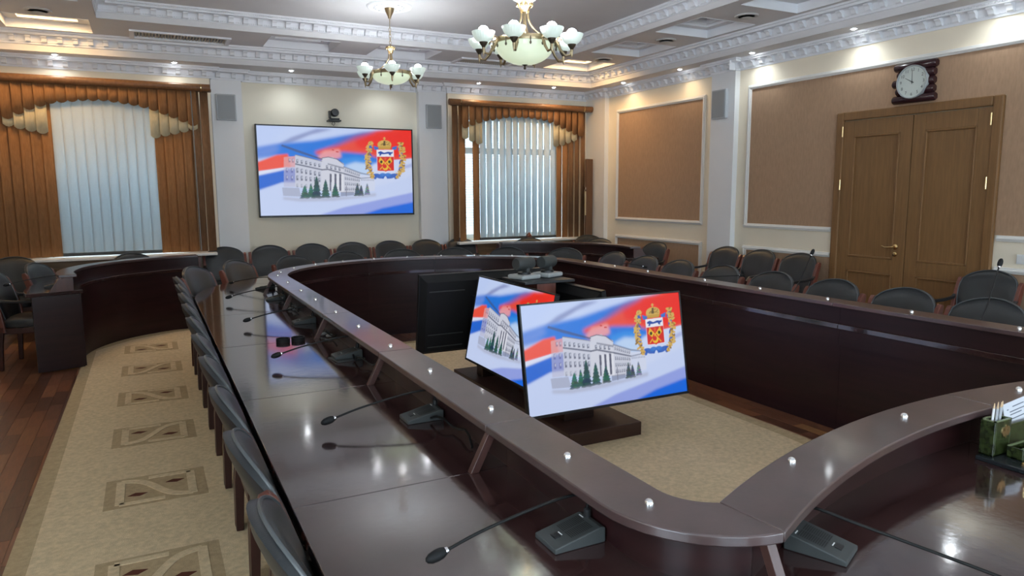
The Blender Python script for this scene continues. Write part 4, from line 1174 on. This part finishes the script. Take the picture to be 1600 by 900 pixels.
# gilded two-headed eagle relief on the face of the pencil box
eg = B(); ex, ez, s = 2.512, .842, .024
shape = [(0, -.9), (.2, -.6), (.15, -.35), (.55, -.55), (.75, -.2), (.95, .1), (.9, .55), (.7, .85), (.6, .4), (.4, .15), (.25, .3), (.35, .65), (.55, .7), (.3, .85), (.12, .75), (.1, 1.05), (0, 1.15)]
pts = shape + [(-x, y) for x, y in shape[::-1][1:-1]]
eg.add([(ex + x * s, 1.2905, ez + y * s) for x, y in pts] + [(ex + x * s, 1.2935, ez + y * s) for x, y in pts], [tuple(range(len(pts))), tuple(range(len(pts), 2 * len(pts)))[::-1]] + [(i, (i + 1) % len(pts), len(pts) + (i + 1) % len(pts), len(pts) + i) for i in range(len(pts))])
eg.build('gilded_eagle', M['gold'], org)
for k, (dx, dy, lean, m) in enumerate(((.018, .04, .10, 'pencil_w'), (.032, .03, .06, 'pencil'), (.045, .045, .12, 'pencil_w'), (.056, .035, .08, 'pencil'), (.068, .045, .14, 'pencil'))):
    p = thing('pencil', ['white', 'grey', 'pale', 'silver', 'dull silver'][k] + ' pencil standing in the green marble box, ' + ['leftmost', 'second from left', 'middle one', 'fourth from left', 'rightmost'][k], 'pencil', (2.448 + dx * .95, 1.288 + dy * .75, .773), 0, 'pencils in the marble box')
    p.rotation_euler = (0, lean, 0)
    B().lathe([(.001, 0), (.0037, 0), (.0037, .15), (.001, .15)], n=6).build('shaft', M[m], p, local=True)
    B().lathe([(.0037, .15), (.0012, .168)], n=6).build('tip', M['tipwood'], p, local=True)
nc = thing('note_card', 'white printed card standing in the green marble rack', 'card', (2.64, 1.318, .773))
T = Matrix.Translation((2.645, 1.318, .822)) @ Matrix.Rotation(-.18, 4, 'X') @ Matrix.Rotation(-.1, 4, 'Y')
B().box(-.075, .08, -.001, .001, 0, .105, T).build('sheet', M['paper'], nc)
b = B()
for (x0, x1, z) in ((-.055, -.045, .08), (-.02, .05, .085), (-.04, .06, .07), (-.04, .03, .06), (-.06, .05, .045)): b.box(x0, x1, -.0014, -.0009, z, z + .0035, T)
b.build('printed_lines', M['ink'], nc)

# ================================================================== CLOCK
ck = thing('wall_clock', 'round wall clock on dark lacquered logs above the door', 'clock', (XR - .008, 4.605, 2.697), -PI / 2)
# local: x along the wall (to viewer's right), -y out of the wall
for k in range(5):
    z = .157 - k * .0785; off = (.0, .012, -.012, .010, 0)[k]; wl = (.215, .19, .215, .195, .22)[k]
    T = Matrix.Translation((-wl + off, -.028, z)) @ Matrix.Rotation(PI / 2, 4, 'Y')
    B().lathe([(.001, 0), (.032, 0), (.041, .012), (.041, 2 * wl - .012), (.032, 2 * wl), (.001, 2 * wl)], n=16, T=T).build('log', M['clockwood'], ck, local=True, smooth=40)
B().box(-.18, .18, -.03, 0, -.19, .19).build('back_board', M['clockwood'], ck, local=True)
T = Matrix.Translation((0, -.05, 0)) @ Matrix.Rotation(PI / 2, 4, 'X')
B().lathe([(.148, 0), (.160, .0), (.160, .035), (.154, .04), (.148, .034), (.148, 0)], n=40, T=T).build('rim', M['grey_light'], ck, local=True, smooth=40)
B().lathe([(.001, .008), (.149, .008), (.149, .024), (.001, .024)], n=40, T=T).build('dial', M['dial'], ck, local=True, smooth=30)
def text_mesh(b, s, size, T):
    cu = bpy.data.curves.new('t', 'FONT'); cu.body = s; cu.size = size; cu.align_x = 'CENTER'; cu.align_y = 'CENTER'; cu.resolution_u = 3
    o = bpy.data.objects.new('t', cu); COL.objects.link(o)
    bpy.context.view_layer.update()
    me = bpy.data.meshes.new_from_object(o.evaluated_get(bpy.context.evaluated_depsgraph_get()))
    b.add([v.co for v in me.vertices], [tuple(p.vertices) for p in me.polygons], T)
    bpy.data.objects.remove(o); bpy.data.meshes.remove(me)
for n in range(1, 13):
    nb = B()
    a = math.radians(90 - 30 * n)
    text_mesh(nb, str(n), .042, Matrix.Translation((.118 * math.cos(a), -.0755, .118 * math.sin(a))) @ Matrix.Rotation(PI / 2, 4, 'X'))
    nb.build('numeral', M['dialink'], ck, local=True)
for nm, ang, L, w in (('hour_hand', 300, .085, .009), ('minute_hand', 358, .115, .007)):
    a = math.radians(90 - ang); d = Vector((math.cos(a), 0, math.sin(a))); q = Vector((-d.z, 0, d.x)) * w / 2
    h = B(); z = Vector((0, -.0775, 0)); p0 = -d * .02 + z; p1 = d * L + z
    h.add([p0 + q, p0 - q, p1 - q * .4, p1 + q * .4], [(0, 1, 2, 3)]); h.add([v + Vector((0, .001, 0)) for v in (p0 + q, p0 - q, p1 - q * .4, p1 + q * .4)], [(0, 1, 2, 3)])
    h.build(nm, M['dialink'], ck, local=True)
T2 = Matrix.Translation((0, -.075, 0)) @ Matrix.Rotation(PI / 2, 4, 'X')
B().lathe([(.001, 0), (.008, 0), (.008, .005), (.001, .005)], n=12, T=T2).build('hub', M['dialink'], ck, local=True)

# ================================================================== VERTICAL BLINDS
def slat_mesh(name, m, parent, w, z0, z1, ang, x, y, cup=True, wave=0, lean=0, low=None):
    # a thin cupped fabric strip, optionally with a rounded bottom
    n = 5; vs = []
    zb = [z0 + (low or 0) * 0 for _ in range(n)]
    for i in range(n):
        u = -1 + 2 * i / (n - 1)
        lx, ly = u * w / 2, (.010 * (1 - u * u) if cup else 0)
        X = lx * math.cos(ang) - ly * math.sin(ang); Y = lx * math.sin(ang) + ly * math.cos(ang)
        r = wave * (u * u)
        vs.append((x + X + lean, y + Y, z0 + r)); vs.append((x + X, y + Y, z1))
    fs = [(2 * i, 2 * i + 2, 2 * i + 3, 2 * i + 1) for i in range(n - 1)]
    b = B(); b.add(vs, fs)
    # give the cloth a back face a hair behind
    o = b.build(name, m, parent, smooth=60)
    sd = o.modifiers.new('thickness', 'SOLIDIFY'); sd.thickness = .0012
    return o
def lerp_pts(P, x):
    if x <= P[0][0]: return P[0][1]
    for (a, za), (c, zc) in zip(P[:-1], P[1:]):
        if x <= c: return za + (zc - za) * (x - a) / (c - a)
    return P[-1][1]
def blind(label, x0, x1, arch, low_l, low_r, wx0, wx1, sp, zb, cream_l, cream_r, gaps=(), dark_r=None, dark_l=None, openness=.25, rail_end=None):
    rnd = random.Random(11)
    v = thing('vertical_blind', label, 'blind', ((x0 + x1) / 2, 10.33, zb), 0, 'arched brown and white vertical blinds')
    # rounded pelmet rail with brass bands
    rp = B()
    T = Matrix.Translation((x0 - .06, 10.27, 3.01)) @ Matrix.Rotation(PI / 2, 4, 'Y')
    rp.lathe([(.001, 0), (.04, 0), (.048, .004), (.048, rail_end - x0 + .056), (.04, rail_end - x0 + .06), (.001, rail_end - x0 + .06)], n=14, T=T)
    rp.build('pelmet_rail', M['rail'], v, smooth=40)
    for xx in (x0 + .12, x1 - .13):
        T = Matrix.Translation((xx, 10.27, 3.01)) @ Matrix.Rotation(PI / 2, 4, 'Y')
        B().lathe([(.048, 0), (.0495, 0), (.0495, .012), (.048, .012)], n=14, T=T).build('rail_band', M['gold'], v, smooth=40)
    B().box(x0, x1, 10.26, 10.36, 2.965, 2.995).build('track', M['rail'], v)
    # back row : full-length slats
    n = int((x1 - x0) / sp)
    for i in range(n):
        x = x0 + (i + .5) * sp
        if any(g0 < x < g1 for g0, g1 in gaps): continue
        white = wx0 < x < wx1
        if white: slat_mesh('slat', M['slat_w'], v, sp * 1.08, zb + .055, 2.965, openness + rnd.uniform(-1, 1) * (.04 if openness < .3 else .16), x, 10.335)
        else:
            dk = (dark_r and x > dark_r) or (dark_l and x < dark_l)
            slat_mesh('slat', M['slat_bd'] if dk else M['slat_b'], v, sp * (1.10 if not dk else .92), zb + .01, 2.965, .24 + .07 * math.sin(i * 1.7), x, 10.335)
    # front row : arched valance with scalloped beige ends
    m = int((arch[-1][0] - arch[0][0]) / sp) + 1
    for i in range(m):
        x = arch[0][0] + (i + .5) * sp
        za = lerp_pts(arch, x)
        slat_mesh('valance_slat', M['slat_b'], v, sp * 1.06, za, 2.965, .22, x, 10.285, wave=-.0 + .028)
        for zc0, zc1, P in ((cream_l[0], cream_l[1], low_l), (cream_r[0], cream_r[1], low_r)):
            if zc0 < x < zc1:
                zl = lerp_pts(P, x)
                slat_mesh('beige_slat', M['slat_c'], v, sp * 1.06, zl, za + .06, .2, x, 10.306, wave=.03)
    # bottom weights and chain of the white slats
    ch = B()
    for i in range(n):
        x = x0 + (i + .5) * sp
        if wx0 < x < wx1 and not any(g0 < x < g1 for g0, g1 in gaps):
            ch.box(x - sp * .52, x + sp * .52, 10.328, 10.342, zb + .012, zb + .052)
    ch.build('slat_weight', M['grey'], v)
    return v
bl1 = blind('arched brown and white vertical blind over the left window', -1.62, .845,
      [(-1.44, 2.50), (-1.18, 2.64), (-.95, 2.727), (-.61, 2.775), (-.37, 2.786), (-.02, 2.741), (.157, 2.694), (.36, 2.62), (.60, 2.52)],
      [(-1.44, 2.46), (-1.2, 2.40), (-.95, 2.35)], [(.15, 2.35), (.36, 2.40), (.62, 2.47)], -.99, .19, .1105, .875, (-1.45, -.96), (.16, .62), dark_r=.61, openness=.2, rail_end=.835)
B().tube([(.60, 10.28, 2.97), (.605, 10.275, 1.8), (.61, 10.275, .90)], .007, 6).build('pull_cord', M['cablew'], bl1, smooth=60)
bl2 = blind('arched brown and white vertical blind over the right window', 4.24, 6.72,
      [(4.40, 2.60), (4.556, 2.664), (4.79, 2.738), (5.196, 2.812), (5.567, 2.821), (5.884, 2.785), (6.04, 2.744), (6.25, 2.66), (6.50, 2.56)],
      [(4.40, 2.48), (4.8, 2.35)], [(6.04, 2.37), (6.2, 2.40), (6.5, 2.50)], 4.75, 6.10, .1165, .875, (4.40, 4.80), (6.03, 6.46), gaps=((4.53, 4.64), (5.50, 5.56), (6.19, 6.25), (6.31, 6.37), (4.31, 4.40)), dark_r=6.38, dark_l=4.32, openness=.34, rail_end=6.765)
# things on the right sill
b = B(); b.box(-.035, .035, -.03, .03, 0, .07); b.add([(-.035, -.03, .07), (.035, -.03, .07), (.035, .03, .07), (-.035, .03, .07), (-.01, 0, .12), (.012, 0, .12)], [(0, 1, 5, 4), (2, 3, 4, 5), (1, 2, 5), (3, 0, 4)])
o = b.build('sill_ornament', M['redwood'], bevel=.004); o.location = (5.56, 10.28, .872)
tag(o, 'small brown ornament standing on the right window sill', 'ornament')
b = B(); b.box(6.29, 6.385, 10.43, 10.459, 1.26, 1.40)
o = tag(b.build('wall_thermostat', M['whiteplastic'], bevel=.006), 'small white control box with dark display between the right blind slats', 'control box')
B().box(6.30, 6.375, 10.427, 10.43, 1.345, 1.38).build('display', M['black'], o)
# leaning board in the corner
b = B(); T = Matrix.Translation((6.645, 10.16, 0)) @ Matrix.Rotation(-.03, 4, 'X') @ Matrix.Rotation(.018, 4, 'Y')
b.box(-.065, .065, -.02, .02, 0.0, 2.19, T)
o = tag(b.build('leaning_board', M['plank'], bevel=.004), 'tall narrow brown board leaning in the far right corner', 'board')
B().box(-.075, -.065, -.016, .016, 1.25, 1.65, T).build('edge_strip', M['slat_c'], o)
B().box(-.078, -.065, -.012, .012, 1.68, 1.72, T).build('catch', M['chrome'], o)

# ================================================================== CHANDELIERS
def chandelier(cx, cy, zb, zr, rr, rb, arms, ph, zc, label, upper=False, sc=1.0, zo=-.055, ks=.96):
    # zb bottom of finial, zr height of ring, rr ring radius, rb radius at which the cups stand
    c = thing('chandelier', label, 'chandelier', (cx, cy, Z2), 0, 'brass chandeliers')
    O = Vector((cx, cy, 0))
    med = B(); med.lathe([(.001, Z2 - .02), (.10, Z2 - .022), (.13, Z2 - .012), (.20, Z2 - .014), (.225, Z2 - .022), (.245, Z2 - .015), (.255, Z2 - .001), (.001, Z2 - .001)], c=(cx, cy, 0), n=48)
    m = med.build('ceiling_rose', M['white'], c, smooth=40)
    leafb = B()
    for k in range(16):
        a = 2 * PI * k / 16; T = Matrix.Translation((cx + .165 * math.cos(a), cy + .165 * math.sin(a), Z2 - .016)) @ Matrix.Rotation(a, 4, 'Z')
        leafb.lathe([(.001, -.008), (.014, -.006), (.018, 0)], n=8, T=T)
    leafb.build('rose_ornament', M['white'], m, smooth=40)
    B().lathe([(.001, Z2 - .13), (.016, Z2 - .13), (.02, Z2 - .11), (.045, Z2 - .06), (.055, Z2 - .02), (.001, Z2 - .018)], c=(cx, cy, 0), n=20).build('canopy', M['ant'], c, smooth=40)
    # chain
    if not upper:
        z = Z2 - .13
        B().tube([(cx, cy, z + .005), (cx, cy, z - .10)], .005, 6).build('rod', M['ant'], c)
        z -= .10; k = 0
        while z > zc + .02:
            a = (k % 2) * PI / 2
            pts = [(cx + .011 * math.sin(t) * math.cos(a), cy + .011 * math.sin(t) * math.sin(a), z - .02 + .022 * math.cos(t)) for t in [2 * PI * i / 10 for i in range(11)]]
            B().tube(pts, .0035, 5).build('chain_link', M['ant'], c, smooth=60); z -= .035; k += 1
    else:
        B().tube([(cx, cy, Z2 - .12), (cx, cy, zc + .10)], .008, 8).build('rod', M['ant'], c)
        B().lathe([(.03, zc + .03), (.08, zc + .045), (.135, zc + .085), (.15, zc + .115), (.142, zc + .115), (.125, zc + .085), (.07, zc + .05), (.02, zc + .035)], c=(cx, cy, 0), n=32).build('upper_bowl', M['glasscream'], c, smooth=60)
    # crown
    cr = B(); cr.lathe([(.012, zc - .05), (.03 * sc, zc - .045), (.034 * sc, zc - .02), (.05 * sc, zc + .005), (.058 * sc, zc + .02), (.03, zc + .03), (.001, zc + .03)], c=(cx, cy, 0), n=20)
    cr.build('crown', M['gold'], c, smooth=40)
    for k in range(10):
        a = 2 * PI * k / 10
        B().lathe([(.001, -.012), (.010, -.008), (.013, .004), (.006, .016), (.001, .018)], c=(cx + .05 * sc * math.cos(a), cy + .05 * sc * math.sin(a), zc + .008), n=8).build('crown_leaf', M['gold'], c, smooth=50)
    # curved rope rods from crown to ring
    for k in range(3 if not upper else 4):
        a = ph + 2 * PI * k / (3 if not upper else 4) + .35
        pts = []
        for i in range(13):
            t = i / 12; r = .022 * sc + (rr - .022 * sc) * t ** 2.6; pts.append((cx + r * math.cos(a), cy + r * math.sin(a), zc - .04 + (zr - zc + .04) * t))
        B().tube(pts, .008 * sc, 8).build('rope_rod', M['ant'], c, smooth=60)
    B().tube([(cx, cy, zc - .04), (cx, cy, zr - .0)], .012 * sc, 8).build('centre_stem', M['ant'], c, smooth=60)
    # ring
    B().lathe([(rr - .012, zr - .02), (rr + .012, zr - .022), (rr + .016, zr - .005), (rr + .012, zr + .015), (rr - .012, zr + .014), (rr - .014, zr), (rr - .012, zr - .02)], c=(cx, cy, 0), n=48).build('ring', M['ant'], c, smooth=40)
    for k in range(3):
        a = PI / 3 * k
        d = Vector((math.cos(a), math.sin(a), 0)) * (rr - .01)
        B().tube([O + Vector((0, 0, zr)) - d, O + Vector((0, 0, zr)) + d], .005, 6).build('ring_spoke', M['ant'], c)
    # glass bowl with ribs and finial
    hb = zr - .02 - zb - .035
    prof = [(.012, zb + .035)] + [(rr * .97 * math.sin(t), zb + .035 + hb * (1 - math.cos(t))) for t in [PI / 2 * i / 10 for i in range(1, 11)]]
    prof = prof + [(r - .006, z + .004) for r, z in prof[::-1]]
    B().lathe(prof, c=(cx, cy, 0), n=80, ribs=1, rib=.006).build('bowl', M['glasscream'], c, smooth=20)
    B().lathe([(.001, zb), (.008, zb + .003), (.011, zb + .012), (.005, zb + .02), (.008, zb + .028), (.024, zb + .036), (.026, zb + .044), (.001, zb + .046)], c=(cx, cy, 0), n=16).build('finial', M['ant_dark'], c, smooth=40)
    for k in range(arms * 2 if upper else arms):
        a = ph + PI / arms + 2 * PI * k / (arms * 2 if upper else arms)
        B().lathe([(.001, -.065), (.006, -.06), (.009, -.05), (.004, -.038), (.006, -.02), (.003, 0), (.001, 0)], c=(cx + (rr + .014) * math.cos(a), cy + (rr + .014) * math.sin(a), zr), n=10).build('drop', M['ant_dark'], c, smooth=40)
    # arms
    for k in range(arms):
        a = ph + 2 * PI * k / arms; u = Vector((math.cos(a), math.sin(a), 0))
        def P(r, z): return tuple(O + u * r + Vector((0, 0, z)))
        e = rb - rr
        pts = [P(rr + .01, zr - .0), P(rr + e * .18, zr - .025), P(rr + e * .35, zr - .075), P(rr + e * .65, zr + zo - .065), P(rb - .012, zr + zo - .06), P(rb, zr + zo - .02)]
        arm = B(); arm.tube(pts, [.011, .012, .011, .010, .009, .008], 8)
        sp = [P(rr + e * .25 + .02 * math.cos(t) * (1 - t / 9), zr - .005 + .028 * math.sin(t) * (1 - t / 9)) for t in [i * .55 for i in range(11)]]
        arm.tube(sp, .006, 6)
        arm.lathe([(.001, zr + zo - .085), (.005, zr + zo - .075), (.008, zr + zo - .055), (.012, zr + zo - .03), (.010, zr + zo - .01)], c=P(rb, 0), n=10)
        ao = arm.build('arm', M['ant'], c, smooth=50)
        B().lathe([(.010, zr + zo - .025), (.016, zr + zo - .012), (.024, zr + zo - .002), (.032, zr + zo + .012), (.034, zr + zo + .02), (.001, zr + zo + .02)], c=P(rb, 0), n=16).build('cup', M['ant_dark'], ao, smooth=40)
        s = 1.0
        sh = [(.036, .022), (.058, .034), (.076, .052), (.088, .074), (.092, .088), (.088, .088), (.083, .074), (.071, .054), (.054, .038), (.03, .03)]
        sh = [(r * ks, zr + zo - .008 + z * 1.15) for r, z in sh]
        B().lathe(sh, c=P(rb, 0), n=48, ribs=1, rib=.012).build('shade', M['glassup'], ao, smooth=20)
        B().lathe([(.001, zr + zo + .03), (.012, zr + zo + .03), (.02, zr + zo + .06), (.032, zr + zo + .076), (.038, zr + zo + .098), (.034, zr + zo + .118), (.021, zr + zo + .131), (.001, zr + zo + .135)], c=P(rb, 0), n=12).build('bulb', M['bulb' if upper or cy < 3 else 'bulb_far'], ao, smooth=60)
    return c
chandelier(2.56, 8.0, 2.825, 2.985, .218, .335, 6, .25, 3.25, 'farther brass chandelier with six white shades hanging on a chain', False, .9)
chandelier(2.715, 5.08, 2.60, 2.81, .235, .37, 8, PI / 8 + .47, 3.075, 'nearer brass chandelier with eight white shades and an upper bowl', True, 1.15)
chandelier(2.56, 2.0, 2.825, 2.985, .215, .335, 6, .25, 3.25, 'brass chandelier above the near end of the table, out of the picture', False, .9)

# ================================================================== DOWNLIGHTS AND CEILING VENTS
dl = [(-.86, 10.26, 'd'), (.43, 10.24, 'd'), (1.87, 10.24, 'c'), (3.2, 10.22, 'c'), (4.64, 10.18, 'w'), (5.92, 10.10, 'w'), (6.64, 9.22, 'w'), (6.63, 7.9, 'w'), (6.645, 6.60, 'c'), (6.63, 5.19, 'c'), (6.63, 3.8, 'c'), (6.63, 2.4, 'c'), (6.63, 1.0, 'c'), (-1.62, 8.0, 'c'), (-1.62, 6.0, 'c'), (-1.62, 4.0, 'c'), (-1.62, 2.0, 'c')]
names = ['over the left window blind, left one', 'over the left window blind, right one', 'above the left half of the wall television', 'hidden behind the far chandelier', 'over the left part of the right window blind', 'over the right part of the right window blind', 'nearest the far right corner on the right side', 'over the far brown wall panel', 'just right of the wall pilaster', 'above the door left of the clock', 'above the door right of the clock, outside the picture', 'beyond the right picture edge', 'nearest end of the right wall', 'on the left side, farthest', 'on the left side, third', 'on the left side, second', 'on the left side, nearest']
for (x, y, k), nm in zip(dl, names):
    d = thing('downlight', 'small round recessed downlight ' + nm, 'downlight', (x, y, ZS), 0, 'downlights round the ceiling edge')
    B().lathe([(.026, -.002), (.042, -.004), (.046, -.001), (.046, .0), (.026, 0)], n=20).build('ring', M['white'], d, local=True, smooth=40)
    B().lathe([(.001, -.012), (.014, -.010), (.023, -.005), (.026, .0), (.001, 0)], n=16).build('lens', M['lens'], d, local=True, smooth=40)
    L = bpy.data.lights.new('downlight_lamp', 'SPOT'); L.energy = SPOT_W * {'c': 1.0, 'd': .5, 'w': .75}[k]; L.spot_size = math.radians(150); L.spot_blend = .9; L.shadow_soft_size = .04
    L.color = (.86, .95, 1.0) if k in 'cd' else (1, .72, .40)
    o = bpy.data.objects.new('downlight_lamp', L); COL.objects.link(o); o.location = (x, y, ZS - .035)
for k, (x, y) in enumerate(((5.94, 8.74), (5.92, 7.33), (5.90, 5.96), (-.86, 8.95))):
    v = thing('ceiling_vent', 'round ceiling air vent ' + ['next to the lit right coffer', 'second along the right side, between coffers', 'third along the right side, nearest the camera', 'next to the lit coffer at top left'][k], 'vent', (x, y, Z1), 0, 'round ceiling vents')
    B().lathe([(.088, -.012), (.118, -.014), (.128, -.004), (.128, 0), (.085, 0), (.088, -.012)], n=32).build('ring', M['vent'], v, local=True, smooth=40)
    B().lathe([(.001, -.004), (.088, -.004), (.088, -.002), (.001, -.001)], n=24).build('dark_gap', M['dark'], v, local=True)  # flat near-black disc: shade of the vent gap put into its colour
    B().lathe([(.001, -.034), (.05, -.034), (.068, -.028), (.03, -.012), (.001, -.012)], n=28).build('disc', M['vent'], v, local=True, smooth=40)
